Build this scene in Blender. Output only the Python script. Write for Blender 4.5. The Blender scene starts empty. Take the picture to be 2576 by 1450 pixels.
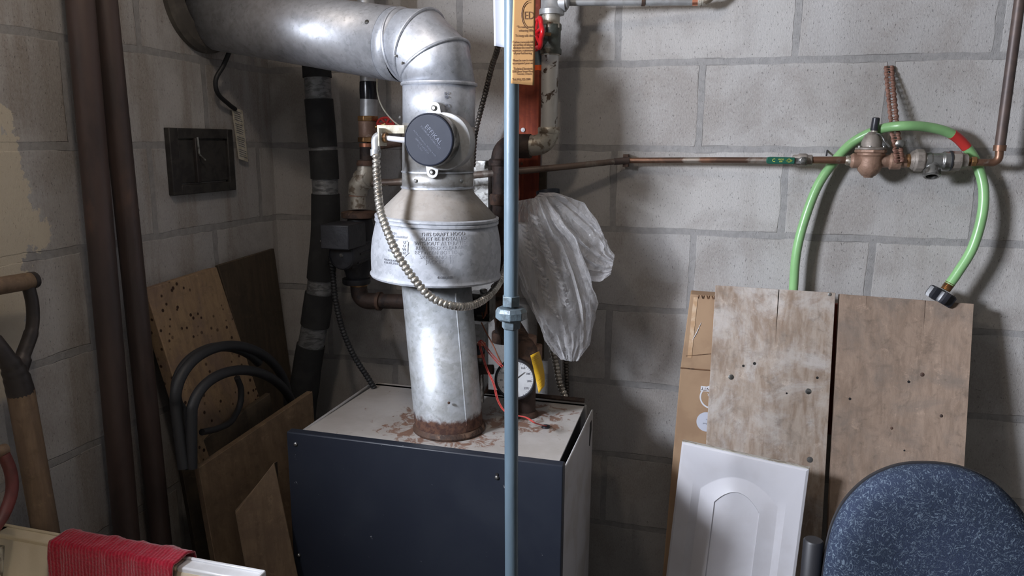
import bpy, bmesh, math, random
from mathutils import Vector, Matrix, noise
R_ = random.Random(7)
scene = bpy.context.scene
COL = scene.collection
V = Vector
PI = math.pi

# ------------------------------------------------------------------ camera
FPX, YAW, PITCH, ROLL = 1848.7, -0.26871, 0.19588, 0.00708
CAM = V((1.2032, -1.8367, 1.6130))
cy, sy, cp, sp = math.cos(YAW), math.sin(YAW), math.cos(PITCH), math.sin(PITCH)
FW = V((sy*cp, cy*cp, -sp)); RT0 = V((cy, -sy, 0)); UP0 = RT0.cross(FW)
RT = RT0*math.cos(ROLL) + UP0*math.sin(ROLL); UP = -RT0*math.sin(ROLL) + UP0*math.cos(ROLL)
cd = bpy.data.cameras.new('camera'); cam = bpy.data.objects.new('camera', cd); COL.objects.link(cam)
cd.sensor_width = 36; cd.lens = 36*FPX/2576; cd.clip_start = 0.02
cam.matrix_world = Matrix(((RT.x, UP.x, -FW.x, CAM.x), (RT.y, UP.y, -FW.y, CAM.y), (RT.z, UP.z, -FW.z, CAM.z), (0, 0, 0, 1)))
scene.camera = cam
# ------------------------------------------------------------------ light
scene.view_settings.view_transform = 'Standard'; scene.view_settings.look = 'None'
scene.view_settings.gamma = 1.0; scene.view_settings.exposure = 0.0
w = bpy.data.worlds.new('world'); scene.world = w; w.use_nodes = True
w.node_tree.nodes['Background'].inputs[0].default_value = (1.0, 0.965, 0.93, 1)
w.node_tree.nodes['Background'].inputs[1].default_value = 0.135
ld = bpy.data.lights.new('window_daylight', 'AREA'); ld.shape = 'RECTANGLE'; ld.size = 0.42; ld.size_y = 0.34
ld.energy = 108; ld.color = (0.84, 0.89, 1.0)
lo = bpy.data.objects.new('window_daylight', ld); COL.objects.link(lo)
lo.location = (-0.24, -1.74, 1.93)
lo.rotation_euler = (V((1.0, 0.45, -0.2))).to_track_quat('-Z', 'Y').to_euler()

l2 = bpy.data.lights.new('ceiling_bulb', 'POINT'); l2.energy = 8; l2.color = (1.0, .84, .68); l2.shadow_soft_size = .05
lo2 = bpy.data.objects.new('ceiling_bulb', l2); COL.objects.link(lo2); lo2.location = (.62, -1.12, 2.40)

# ------------------------------------------------------------------ pixel rays onto real planes
def ray(px, py): return (RT*((px-1288)/FPX) - UP*((py-725)/FPX) + FW)
def A(px, py, Y): d = ray(px, py); return CAM + d*((Y-CAM.y)/d.y)
def AX(px, py, X): d = ray(px, py); return CAM + d*((X-CAM.x)/d.x)
def AZ(px, py, Z): d = ray(px, py); return CAM + d*((Z-CAM.z)/d.z)
def S(n, P): return n*(P-CAM).dot(FW)/FPX

# ------------------------------------------------------------------ materials
def lin(c):
    return tuple(((x/255)/12.92 if x/255 <= .04045 else ((x/255+.055)/1.055)**2.4) for x in c) + (1,)
class NT:
    def __init__(s, name):
        s.m = bpy.data.materials.new(name); s.m.use_nodes = True; s.t = s.m.node_tree
        s.b = s.t.nodes['Principled BSDF']; s.out = s.t.nodes['Material Output']
    def n(s, typ, **kw):
        n = s.t.nodes.new(typ)
        for k, v in kw.items(): setattr(n, k, v)
        return n
    def l(s, a, b): s.t.links.new(a, b)
    def math(s, op, a, b=None, c=None, clamp=False):
        n = s.n('ShaderNodeMath', operation=op); n.use_clamp = clamp
        for i, x in enumerate((a, b, c)):
            if x is None: continue
            if isinstance(x, (int, float)): n.inputs[i].default_value = x
            else: s.l(x, n.inputs[i])
        return n.outputs[0]
    def co(s, scale=(1, 1, 1), kind='Object'):
        tc = s.n('ShaderNodeTexCoord'); mp = s.n('ShaderNodeMapping'); mp.inputs['Scale'].default_value = scale
        s.l(tc.outputs[kind], mp.inputs[0]); return mp.outputs[0]
    def noise(s, co, scale, detail=4, rough=.55, dist=0):
        n = s.n('ShaderNodeTexNoise'); n.inputs['Scale'].default_value = scale; n.inputs['Detail'].default_value = detail
        n.inputs['Roughness'].default_value = rough; n.inputs['Distortion'].default_value = dist
        s.l(co, n.inputs['Vector']); return n.outputs[0]
    def step(s, x, a, b):
        n = s.n('ShaderNodeMapRange'); n.interpolation_type = 'SMOOTHSTEP'
        n.inputs[1].default_value = a; n.inputs[2].default_value = b; s.l(x, n.inputs[0]); return n.outputs[0]
    def mix(s, f, a, b):
        n = s.n('ShaderNodeMix', data_type='RGBA')
        if isinstance(f, (int, float)): n.inputs[0].default_value = f
        else: s.l(f, n.inputs[0])
        for i, x in ((6, a), (7, b)):
            if isinstance(x, tuple): n.inputs[i].default_value = x
            else: s.l(x, n.inputs[i])
        return n.outputs[2]
    def bump(s, h, strength, dist=.01):
        n = s.n('ShaderNodeBump'); n.inputs['Strength'].default_value = strength; n.inputs['Distance'].default_value = dist
        s.l(h, n.inputs['Height']); s.l(n.outputs[0], s.b.inputs['Normal'])
    def base(s, c):
        if isinstance(c, tuple): s.b.inputs['Base Color'].default_value = c
        else: s.l(c, s.b.inputs['Base Color'])
    def rm(s, r, m=0, spec=None):
        if isinstance(r, (int, float)): s.b.inputs['Roughness'].default_value = r
        else: s.l(r, s.b.inputs['Roughness'])
        s.b.inputs['Metallic'].default_value = m
        if spec is not None: s.b.inputs['Specular IOR Level'].default_value = spec

def mat(name, c, rough=.5, metal=0, c2=None, sc=30, lo=.45, hi=.6, bs=0, bsc=120, stretch=(1, 1, 1), c3=None, sc3=8, lo3=.55, hi3=.65, spec=None):
    """base colour c, blotches of c2, larger patches of c3, bump"""
    t = NT(name); co = t.co(stretch); col = lin(c)
    if c2: col = t.mix(t.step(t.noise(co, sc, 5, .6, .3), lo, hi), col, lin(c2))
    if c3: col = t.mix(t.step(t.noise(co, sc3, 6, .65, .5), lo3, hi3), col, lin(c3))
    t.base(col); t.rm(rough, metal, spec)
    if bs: t.bump(t.noise(co, bsc, 5, .6), bs, .003)
    return t.m

M = {}
def block_wall(name, axis, phase, cream=False):
    t = NT(name)
    g = t.n('ShaderNodeNewGeometry'); sx = t.n('ShaderNodeSeparateXYZ')
    nz = t.n('ShaderNodeTexNoise'); nz.inputs['Scale'].default_value = 14; nz.inputs['Detail'].default_value = 6
    t.l(g.outputs['Position'], nz.inputs['Vector'])
    off = t.n('ShaderNodeVectorMath', operation='MULTIPLY_ADD'); t.l(nz.outputs['Color'], off.inputs[0])
    off.inputs[1].default_value = (.010, .010, .010); 
    t.l(g.outputs['Position'], off.inputs[2])
    off2 = t.n('ShaderNodeVectorMath', operation='SUBTRACT'); t.l(off.outputs[0], off2.inputs[0]); off2.inputs[1].default_value = (.005, .005, .005)
    t.l(off2.outputs[0], sx.inputs[0])
    U = sx.outputs[axis]; Z = sx.outputs[2]; P = g.outputs['Position']
    row = t.math('FLOOR', t.math('DIVIDE', Z, .2))
    fz = t.math('MULTIPLY', t.math('PINGPONG', Z, .1), 1.0)           # distance to the nearest bed joint
    par = t.math('MULTIPLY', t.math('MODULO', row, 2), .2)
    ux = t.math('SUBTRACT', t.math('SUBTRACT', U, phase), par)
    fu = t.math('PINGPONG', ux, .2)
    d = t.math('MINIMUM', fz, fu)
    joint = t.math('SUBTRACT', 1.0, t.step(d, .0066, .0088))
    # per block tone
    cell = t.n('ShaderNodeCombineXYZ'); t.l(t.math('FLOOR', t.math('DIVIDE', ux, .4)), cell.inputs[0]); t.l(row, cell.inputs[1])
    wn = t.n('ShaderNodeTexWhiteNoise', noise_dimensions='3D'); t.l(cell.outputs[0], wn.inputs['Vector'])
    mp = t.n('ShaderNodeMapping'); mp.inputs['Scale'].default_value = (1, 1, .5); t.l(P, mp.inputs[0])
    fine = t.noise(mp.outputs[0], 300, 4, .75)
    pits = t.step(t.noise(mp.outputs[0], 240, 4, .7, .2), .60, .69)
    blot = t.noise(P, 5, 6, .6, .4)
    mp2 = t.n('ShaderNodeMapping'); mp2.inputs['Scale'].default_value = (1, 1, .12); t.l(P, mp2.inputs[0])
    drip = t.noise(mp2.outputs[0], 16, 5, .6)
    base = t.mix(wn.outputs['Value'], lin((163, 161, 160)), lin((178, 175, 172)))
    base = t.mix(t.step(blot, .42, .66), base, lin((150, 145, 141)))
    if cream:
        base = t.mix(t.math('MULTIPLY', t.step(drip, .45, .65), .6), base, lin((128, 117, 106)))
    else:
        base = t.mix(t.math('MULTIPLY', t.step(drip, .5, .7), .35), base, lin((146, 139, 132)))
        # rows below show brown dust
    base = t.mix(t.math('MULTIPLY', t.step(fine, .35, .7), .25), base, lin((206, 203, 200)))
    base = t.mix(t.math('MULTIPLY', pits, .55), base, lin((92, 90, 90)))
    mort = t.mix(t.step(t.noise(P, 60, 4), .35, .65), lin((152, 150, 149)), lin((138, 137, 136)))
    col = t.mix(t.math('MULTIPLY', joint, .85), base, mort)
    # hairline at the edge of the joints, only in places
    edge = t.math('MULTIPLY', t.math('MULTIPLY', t.step(d, .0068, .0080), t.math('SUBTRACT', 1.0, t.step(d, .0080, .0094))), t.step(t.noise(P, 7, 3), .5, .62))
    col = t.mix(t.math('MULTIPLY', edge, .45), col, lin((70, 68, 68)))
    if cream:
        # old cream paint still left on the wall next to the shovels
        sp_ = t.n('ShaderNodeSeparateXYZ'); t.l(P, sp_.inputs[0]); Yc, Zc = sp_.outputs[1], sp_.outputs[2]
        n1 = t.noise(P, 9, 6, .65)
        a = t.math('ADD', t.math('MULTIPLY', t.math('ADD', Yc, .800), -6.5), 0.0)
        a = t.math('ADD', a, t.math('MULTIPLY', t.math('SUBTRACT', n1, .5), 1.5))
        zz = t.math('SUBTRACT', 1.0, t.math('MULTIPLY', t.math('ABSOLUTE', t.math('SUBTRACT', Zc, 1.46)), 3.2))
        f = t.math('ADD', a, t.math('MULTIPLY', zz, .55))
        n2 = t.noise(P, 34, 5, .6)
        f = t.math('ADD', f, t.math('MULTIPLY', t.math('SUBTRACT', n2, .5), .35))
        f = t.math('MULTIPLY', t.step(f, .27, .31), t.step(zz, .0, .06))
        col = t.mix(f, col, lin((196, 186, 168)))
    t.base(col); t.rm(.95, 0, .2)
    h = t.math('SUBTRACT', t.math('MULTIPLY', fine, .55), t.math('MULTIPLY', pits, .6))
    h = t.math('SUBTRACT', h, t.math('MULTIPLY', joint, .35))
    h = t.math('SUBTRACT', h, t.math('MULTIPLY', edge, .8))
    t.bump(h, .55, .004)
    return t.m
M['wall_back'] = block_wall('block_back', 0, .1564+.2)
M['wall_left'] = block_wall('block_left', 1, -.27, True)

def wood(name, c, c2, c3, spots=None, scale=1.0, rough=.8, grain=(40, 40, 2.2)):
    t = NT(name); co = t.co(grain)
    gr = t.noise(co, 1.6*scale, 6, .65, .25); co1 = t.co(); bl = t.noise(co1, 7, 7, .68, .6)
    col = t.mix(t.step(gr, .35, .68), lin(c), lin(c2))
    col = t.mix(t.math('MULTIPLY', t.step(bl, .44, .66), .75), col, lin(c3))
    bl2 = t.noise(co1, 16, 8, .75, 1.0); col = t.mix(t.math('MULTIPLY', t.step(bl2, .50, .66), .5), col, lin(tuple(int(x*.78) for x in c)))
    col = t.mix(t.math('MULTIPLY', t.step(t.noise(co1, 33, 8, .8, .4), .56, .68), .35), col, lin(tuple(min(255, int(x*1.28)) for x in c)))
    sm = t.noise(co1, 45, 6, .7, .4)
    col = t.mix(t.math('MULTIPLY', t.step(sm, .52, .72), .45), col, lin(tuple(int(x*.62) for x in c)))
    if spots:
        vo = t.n('ShaderNodeTexVoronoi'); vo.inputs['Scale'].default_value = 52; t.l(co1, vo.inputs['Vector'])
        f = t.math('MULTIPLY', t.math('SUBTRACT', 1, t.step(vo.outputs[0], .16, .26)), t.step(t.noise(co1, 11, 2), .40, .50))
        col = t.mix(f, col, lin(spots))
    t.base(col); t.rm(rough, 0, .25); t.bump(t.math('ADD', gr, t.math('MULTIPLY', sm, .6)), .35, .002)
    return t.m
M['board_pale'] = wood('weathered_board', (170, 156, 143), (140, 121, 105), (193, 188, 184))
M['board_brown'] = wood('brown_board', (154, 134, 118), (136, 117, 102), (122, 111, 102))
M['plank_spots'] = wood('plank_spots', (152, 128, 100), (132, 110, 88), (124, 104, 94), (52, 36, 28))
M['ply'] = wood('plywood', (122, 103, 82), (106, 88, 70), (96, 80, 66))
M['ply_dark'] = wood('plywood_dark', (86, 75, 62), (74, 64, 54), (66, 60, 52))
M['ash'] = wood('tool_handle', (124, 104, 84), (100, 84, 70), (116, 98, 84), rough=.6)
M['redwood'] = wood('red_painted_board', (150, 74, 52), (120, 56, 42), (98, 46, 40))

def galv(name, c, c2, rough=.34, rust=None, metal=.85, sc=22):
    t = NT(name); co = t.co()
    vo = t.n('ShaderNodeTexVoronoi'); vo.inputs['Scale'].default_value = 120; t.l(co, vo.inputs['Vector'])
    n1 = t.noise(co, sc, 6, .65, .3)
    col = t.mix(t.step(n1, .38, .64), lin(c), lin(c2))
    sp3 = t.n('ShaderNodeSeparateColor'); t.l(vo.outputs['Color'], sp3.inputs[0])
    col = t.mix(t.math('MULTIPLY', sp3.outputs[0], .22 if metal > .1 else .04), col, lin((236, 240, 246)))
    sm = t.noise(co, 90, 5, .7)
    col = t.mix(t.math('MULTIPLY', t.step(sm, .56, .72), .4), col, lin((96, 98, 100)))
    if rust:
        z0, z1 = rust; g = t.n('ShaderNodeNewGeometry'); s3 = t.n('ShaderNodeSeparateXYZ'); t.l(g.outputs['Position'], s3.inputs[0])
        zz = t.math('ADD', s3.outputs[2], t.math('MULTIPLY', t.math('SUBTRACT', t.noise(co, 40, 6, .7), .5), .045))
        f = t.math('SUBTRACT', 1, t.step(zz, z0, z1))
        col = t.mix(f, col, t.mix(t.step(sm, .4, .6), lin((70, 48, 42)), lin((98, 70, 56))))
        t.l(t.math('SUBTRACT', metal, t.math('MULTIPLY', f, metal)), t.b.inputs['Metallic'])
        t.base(col); t.l(t.math('ADD', rough, t.math('MULTIPLY', f, .5)), t.b.inputs['Roughness'])
    else:
        t.base(col); t.rm(t.math('ADD', rough-.08, t.math('MULTIPLY', n1, .3)), metal)
    t.bump(t.math('ADD', t.noise(co, 9, 3), t.math('MULTIPLY', sm, .12)), .22, .004)
    return t.m
M['duct'] = galv('galvanised_duct', (196, 199, 206), (170, 173, 180), .42, metal=.65)
M['duct_mid'] = galv('galvanised_damper', (176, 174, 170), (160, 156, 150), .42, metal=.7)
M['stack'] = galv('galvanised_stack', (184, 188, 192), (160, 162, 162), .5, rust=(1.035, 1.05), metal=.35)
M['hood'] = galv('cast_hood', (172, 175, 182), (158, 161, 167), .55, metal=.12, sc=8)
M['hood_dust'] = galv('dusty_hood', (156, 149, 142), (146, 139, 131), .8, metal=.0, sc=30)
M['hood_letters'] = mat('shaded_raised_letters', (160, 163, 171), .55, .1, (146, 149, 156), 60)  # a bit darker than the hood: relief shading put into the letter colour
M['cover_letters'] = mat('raised_cover_letters', (78, 84, 102), .45)  # paler than the cover: light caught by the embossing, put into the colour
M['steel'] = mat('steel', (170, 170, 168), .35, .9, (110, 108, 104), 40, bs=.1)
M['conduit'] = mat('conduit_steel', (206, 202, 194), .30, .85, (160, 154, 146), 30)
M['conduit_dark'] = mat('conduit_dull', (120, 114, 108), .45, .8, (82, 78, 74), 30)
M['navy'] = mat('navy_enamel', (36, 40, 50), .42, 0, (42, 46, 55), 6, .4, .7, c3=(140, 140, 140), sc3=70, lo3=.70, hi3=.72, bs=.03, spec=.35)
M['navy_cover'] = mat('navy_plastic', (28, 33, 47), .55, 0, (35, 40, 53), 20, .4, .7, spec=.3)
def boiler_top():
    t = NT('boiler_top_enamel'); co = t.co(); g = t.n('ShaderNodeNewGeometry')
    n1 = t.noise(co, 26, 7, .72, .8); n2 = t.noise(co, 6, 5, .6); n3 = t.noise(co, 120, 4, .7)
    dv = t.n('ShaderNodeVectorMath', operation='DISTANCE'); t.l(g.outputs['Position'], dv.inputs[0]); dv.inputs[1].default_value = (.665, -.415, 1.0)
    dv2 = t.n('ShaderNodeVectorMath', operation='DISTANCE'); t.l(g.outputs['Position'], dv2.inputs[0]); dv2.inputs[1].default_value = (.82, -.30, 1.0)
    near = t.math('SUBTRACT', 1, t.step(dv.outputs['Value'], .08, .20)); near2 = t.math('SUBTRACT', 1, t.step(dv2.outputs['Value'], .03, .17))
    near = t.math('MAXIMUM', near, near2)
    col = t.mix(t.step(n2, .4, .7), lin((186, 182, 178)), lin((166, 160, 154)))
    f = t.step(t.math('ADD', n1, t.math('MULTIPLY', near, .17)), .62, .70)
    col = t.mix(t.math('MULTIPLY', f, .85), col, lin((122, 84, 62)))
    col = t.mix(t.math('MULTIPLY', t.step(n3, .66, .72), .7), col, lin((84, 66, 54)))
    t.base(col); t.rm(.45); t.bump(n1, .08, .002); return t.m
M['boiler_top'] = boiler_top()
M['enamel_grey'] = mat('pale_grey_enamel', (178, 177, 178), .42, 0, (166, 163, 160), 8, c3=(110, 90, 74), sc3=60, lo3=.72, hi3=.76)
M['black_in'] = mat('black_interior', (22, 20, 20), .8)
M['pump'] = mat('black_pump', (29, 29, 33), .5, 0, (40, 40, 44), 30, bs=.2)
M['rust'] = mat('rusty_iron', (88, 66, 54), .7, .2, (62, 48, 42), 40, c3=(120, 96, 80), sc3=25, bs=.5)
M['rust_dark'] = mat('dark_rusty_iron', (66, 52, 46), .65, .3, (48, 40, 38), 40, bs=.4)
M['brown_paint'] = mat('brown_painted_iron', (76, 62, 58), .5, .1, (62, 52, 50), 9, c3=(96, 74, 64), sc3=5, bs=.15, stretch=(1, 1, .3))
M['brass'] = mat('brass', (166, 128, 86), .38, .8, (120, 90, 64), 30, bs=.15)
M['brass_white'] = mat('scaled_fitting', (178, 172, 160), .45, .5, (120, 108, 94), 45, .5, .6, bs=.3, c3=(120, 72, 50), sc3=22, lo3=.62, hi3=.68)
M['bronze'] = mat('bronze_body', (152, 122, 104), .5, .25, (132, 104, 88), 30, bs=.3, c3=(180, 160, 146), sc3=14)
M['grey_cast'] = mat('grey_casting', (146, 138, 130), .55, .4, (122, 114, 106), 35, bs=.2)
M['copper'] = mat('dull_copper', (128, 96, 78), .42, .7, (96, 74, 62), 12, stretch=(1, 1, 1), c3=(150, 140, 130), sc3=9)
M['copper_old'] = mat('tarnished_copper', (110, 94, 84), .5, .25, (84, 72, 66), 12, c3=(142, 136, 128), sc3=7, lo3=.5, hi3=.6)
M['copper_dark'] = mat('dark_copper', (86, 72, 66), .5, .25, (70, 60, 58), 12)
M['copper_bright'] = mat('bright_copper', (206, 140, 112), .35, .9)
M['white_pipe'] = mat('silver_painted_pipe', (188, 186, 182), .45, .3, (168, 164, 158), 12, c3=(74, 58, 46), sc3=30, lo3=.545, hi3=.58, bs=.2, stretch=(1, 1, .6))
M['silver'] = mat('silver_paint', (176, 178, 180), .42, .45, (156, 156, 156), 20)
M['gas'] = mat('blue_grey_pipe_paint', (94, 110, 121), .38, .05, (86, 102, 113), 10, bs=.25, bsc=40, stretch=(1, 1, .3))
M['gas_dirty'] = mat('blue_grey_fitting_paint', (98, 112, 120), .35, .1, (80, 90, 96), 40, bs=.35, bsc=60)
M['red'] = mat('red_enamel', (196, 30, 38), .25)
M['orange'] = mat('orange_tape', (232, 92, 32), .4)
M['green_hose'] = mat('green_hose', (132, 178, 120), .32, 0, (124, 168, 112), 8, c3=(80, 100, 60), sc3=50, lo3=.72, hi3=.76)
M['hose_dirt'] = mat('greyed_green_hose', (128, 132, 104), .5, 0, (124, 160, 100), 14, .5, .6)
M['hose_red'] = mat('red_hose_tape', (178, 50, 46), .4)
M['black_plastic'] = mat('black_plastic', (34, 35, 40), .35, 0, (46, 46, 52), 30)
M['black_rubber'] = mat('black_rubber', (36, 37, 40), .55)
M['black_gloss'] = mat('black_tape', (22, 23, 30), .2)
M['insul'] = mat('black_foam', (34, 35, 37), .85, 0, (44, 45, 46), 20, bs=.3, bsc=50)
M['tape'] = mat('silver_tape', (132, 134, 136), .4, .35, (96, 98, 100), 40, bs=.8, bsc=35, stretch=(1, 1, 3))
M['green_lever'] = mat('green_lever', (24, 78, 62), .35)
M['yellow_ink'] = mat('yellow_ink', (196, 196, 80), .5)
M['cardboard'] = mat('cardboard', (158, 130, 102), .75, 0, (146, 118, 92), 6, c3=(168, 140, 110), sc3=3, bs=.12, bsc=20)
M['cardboard_dk'] = mat('cardboard_core', (108, 78, 54), .85, 0, (70, 50, 36), 60)
M['clear_tape'] = mat('clear_tape', (182, 150, 118), .12, 0, (200, 176, 150), 18)
M['white_print'] = mat('white_print', (206, 206, 210), .5)
M['white_paper'] = mat('white_paper', (186, 190, 202), .7)
M['kraft'] = mat('tan_card', (176, 134, 86), .65, 0, (166, 126, 80), 6)
M['ink'] = mat('brown_ink', (96, 66, 44), .7)
M['ink_grey'] = mat('grey_ink', (110, 112, 122), .7)
M['yellow'] = mat('yellow_tag', (214, 168, 36), .5)
M['old_paper'] = mat('old_paper', (200, 194, 178), .8, 0, (176, 170, 152), 60)
M['dial'] = mat('dial_face', (196, 198, 200), .35, 0, (184, 186, 188), 20)
M['white_door'] = mat('white_door', (204, 203, 208), .3, 0, (198, 196, 200), 5, c3=(176, 168, 156), sc3=30, lo3=.70, hi3=.76)
M['white_edge'] = mat('worn_white_edge', (205, 203, 196), .5, 0, (160, 152, 138), 50, .5, .6, bs=.3)
M['tub'] = mat('beige_tub', (200, 188, 162), .5, 0, (190, 178, 154), 8, bs=.05)
M['tub_white'] = mat('white_rim', (216, 217, 220), .28, 0, (206, 206, 208), 8, c3=(150, 130, 90), sc3=40, lo3=.72, hi3=.76)
M['iron_socket'] = mat('shovel_iron', (58, 54, 54), .5, .4, (70, 64, 62), 20)
M['red_tool'] = mat('faded_red', (104, 52, 50), .5, 0, (84, 44, 42), 14)
M['dark_metal'] = mat('cleanout_iron', (66, 64, 62), .6, .3, (52, 50, 50), 30, bs=.3)
M['wire_red'] = mat('red_wire', (178, 66, 60), .45)
M['wire_brown'] = mat('brown_wire', (120, 66, 40), .45)
M['concrete'] = mat('concrete_floor', (112, 108, 102), .9, 0, (92, 88, 84), 6, bs=.4)
M['plaster'] = mat('ceiling_plaster', (150, 146, 140), .9, 0, (136, 130, 124), 5)
M['cement'] = mat('cement_collar', (92, 88, 82), .95, 0, (78, 74, 70), 14, bs=.8, bsc=40)
M['chair_black'] = mat('chair_black', (36, 36, 40), .5)
def towel():
    t = NT('red_towel'); co = t.co(); wv = t.n('ShaderNodeTexWave', wave_type='BANDS', bands_direction='X'); wv.inputs['Scale'].default_value = 48
    wv.inputs['Distortion'].default_value = 1.2; wv.inputs['Detail'].default_value = 2; t.l(co, wv.inputs['Vector'])
    n = t.noise(co, 260, 3); t.base(t.mix(t.step(n, .4, .65), lin((140, 12, 36)), lin((164, 26, 50)))); t.rm(.95, 0, .1)
    t.b.inputs['Sheen Weight'].default_value = .4
    t.bump(t.math('ADD', t.math('MULTIPLY', wv.outputs[0], .5), n), .5, .003); return t.m
M['towel'] = towel()
def fabric():
    t = NT('blue_patterned_fabric'); co = t.co()
    n1 = t.noise(co, 62, 3, .55, 2.6); n2 = t.noise(co, 420, 2); sw = t.math('ABSOLUTE', t.math('SUBTRACT', n1, .5))
    f = t.math('SUBTRACT', 1, t.step(sw, .012, .035)); n3 = t.noise(co, 9, 3)
    f = t.math('MULTIPLY', f, t.step(t.noise(co, 130, 2), .35, .55))
    wv = t.n('ShaderNodeTexWave', wave_type='BANDS', bands_direction='DIAGONAL'); wv.inputs['Scale'].default_value = 130; t.l(co, wv.inputs['Vector'])
    col = t.mix(t.step(n3, .4, .7), lin((50, 58, 76)), lin((42, 50, 64)))
    col = t.mix(t.math('MULTIPLY', wv.outputs[0], .35), col, lin((36, 44, 64)))
    col = t.mix(t.math('MULTIPLY', f, .75), col, lin((112, 126, 140)))
    t.base(col); t.rm(.95, 0, .15);  t.bump(t.math('ADD', n2, f), .4, .002); return t.m
M['fabric'] = fabric()
def plastic():
    t = NT('clear_plastic_bag'); t.b.inputs['Base Color'].default_value = lin((226, 225, 226)); t.rm(.2, 0, .8)
    tr = t.n('ShaderNodeBsdfTransparent'); tr.inputs[0].default_value = (.96, .96, .97, 1)
    lw = t.n('ShaderNodeLayerWeight'); lw.inputs[0].default_value = .35
    mx = t.n('ShaderNodeMixShader'); co = t.co()
    f = t.math('ADD', t.math('MULTIPLY', t.math('POWER', lw.outputs['Facing'], 1.6), .75), t.math('MULTIPLY', t.step(t.noise(co, 14, 5), .4, .7), .12))
    t.l(t.math('ADD', f, .17, clamp=True), mx.inputs[0]); t.l(tr.outputs[0], mx.inputs[1]); t.l(t.b.outputs[0], mx.inputs[2])
    t.l(mx.outputs[0], t.out.inputs[0]); t.bump(t.noise(co, 40, 4, .6, 1.5), .5, .01); return t.m
M['bag'] = plastic()
def glass():
    t = NT('window_glass'); t.b.inputs['Base Color'].default_value = (1, 1, 1, 1); t.rm(.02)
    t.b.inputs['Transmission Weight'].default_value = 1; return t.m
M['glass'] = glass()

# ------------------------------------------------------------------ mesh builder
def frame(ax):
    ax = ax.normalized(); h = V((0, 0, 1)) if abs(ax.z) < .9 else V((1, 0, 0))
    u = h.cross(ax).normalized(); return u, ax.cross(u), ax
class MB:
    def __init__(s): s.v = []; s.f = []
    def add(s, vs, fs):
        o = len(s.v); s.v += [V(x) for x in vs]; s.f += [tuple(i+o for i in f) for f in fs]; return s
    def box(s, c, size, rot=None):
        c = V(c); x, y, z = [k/2 for k in size]
        vs = [V((i*x, j*y, k*z)) for i in (-1, 1) for j in (-1, 1) for k in (-1, 1)]
        if rot: vs = [rot @ q for q in vs]
        return s.add([c+q for q in vs], [(0, 1, 3, 2), (4, 6, 7, 5), (0, 4, 5, 1), (2, 3, 7, 6), (0, 2, 6, 4), (1, 5, 7, 3)])
    def lathe(s, prof, base, ax=V((0, 0, 1)), seg=32, cap=True, a0=0.0):
        u, w_, a = frame(V(ax)); base = V(base); vs = []; fs = []
        for r, h in prof:
            for i in range(seg):
                t = 2*PI*i/seg + a0; vs.append(base + a*h + (u*math.cos(t) + w_*math.sin(t))*r)
        n = len(prof)
        for k in range(n-1):
            for i in range(seg):
                j = (i+1) % seg; fs.append((k*seg+i, k*seg+j, (k+1)*seg+j, (k+1)*seg+i))
        if cap: fs.append(tuple(reversed(range(seg)))); fs.append(tuple(range((n-1)*seg, n*seg)))
        return s.add(vs, fs)
    def tube(s, pts, r, seg=16, cap=True, rf=None):
        pts = [V(q) for q in pts]; n = len(pts); vs = []; fs = []
        tg = [(pts[min(i+1, n-1)] - pts[max(i-1, 0)]).normalized() for i in range(n)]
        u, w_, _ = frame(tg[0]); L = 0
        for k in range(n):
            if k: L += (pts[k]-pts[k-1]).length
            u = (u - tg[k]*u.dot(tg[k])).normalized(); w_ = tg[k].cross(u)
            rr = r[k] if isinstance(r, (list, tuple)) else r
            for i in range(seg):
                t = 2*PI*i/seg; q = rr*(rf(L, t) if rf else 1); vs.append(pts[k] + (u*math.cos(t)+w_*math.sin(t))*q)
        for k in range(n-1):
            for i in range(seg):
                j = (i+1) % seg; fs.append((k*seg+i, k*seg+j, (k+1)*seg+j, (k+1)*seg+i))
        if cap: fs.append(tuple(reversed(range(seg)))); fs.append(tuple(range((n-1)*seg, n*seg)))
        return s.add(vs, fs)
    def slab(s, o, u, v, poly, th, n=None):
        """polygon (2d in u,v) extruded by th along n, its front face at o"""
        o = V(o); n = n or u.cross(v).normalized(); k = len(poly)
        a = [o+u*x+v*y for x, y in poly]; b = [q - n*th for q in a]
        return s.add(a+b, [tuple(range(k)), tuple(reversed(range(k, 2*k)))] + [((i+1) % k, i, k+i, k+(i+1) % k) for i in range(k)])
    def grid(s, P, close=False):
        """P[i][j] points"""
        n, m = len(P), len(P[0]); fs = []
        for i in range(n-1):
            for j in range(m if close else m-1): fs.append((i*m+j, i*m+(j+1) % m, (i+1)*m+(j+1) % m, (i+1)*m+j))
        return s.add([q for r in P for q in r], fs)
def path(pts, n=10):
    """Catmull-Rom through the points"""
    p = [V(q) for q in pts]; p = [p[0]*2-p[1]] + p + [p[-1]*2-p[-2]]; o = []
    for i in range(1, len(p)-2):
        for k in range(n):
            t = k/n; o.append(.5*((2*p[i]) + (p[i+1]-p[i-1])*t + (2*p[i-1]-5*p[i]+4*p[i+1]-p[i+2])*t*t + (3*p[i]-p[i-1]-3*p[i+1]+p[i+2])*t**3))
    return o + [p[-2]]
def even(pts, step):
    o = [pts[0]]; need = step
    for a, b in zip(pts, pts[1:]):
        L = (b-a).length; d = need
        while d <= L: o.append(a+(b-a)*(d/L)); d += step
        need = d - L
    return o
def wset(q):
    return q
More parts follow.
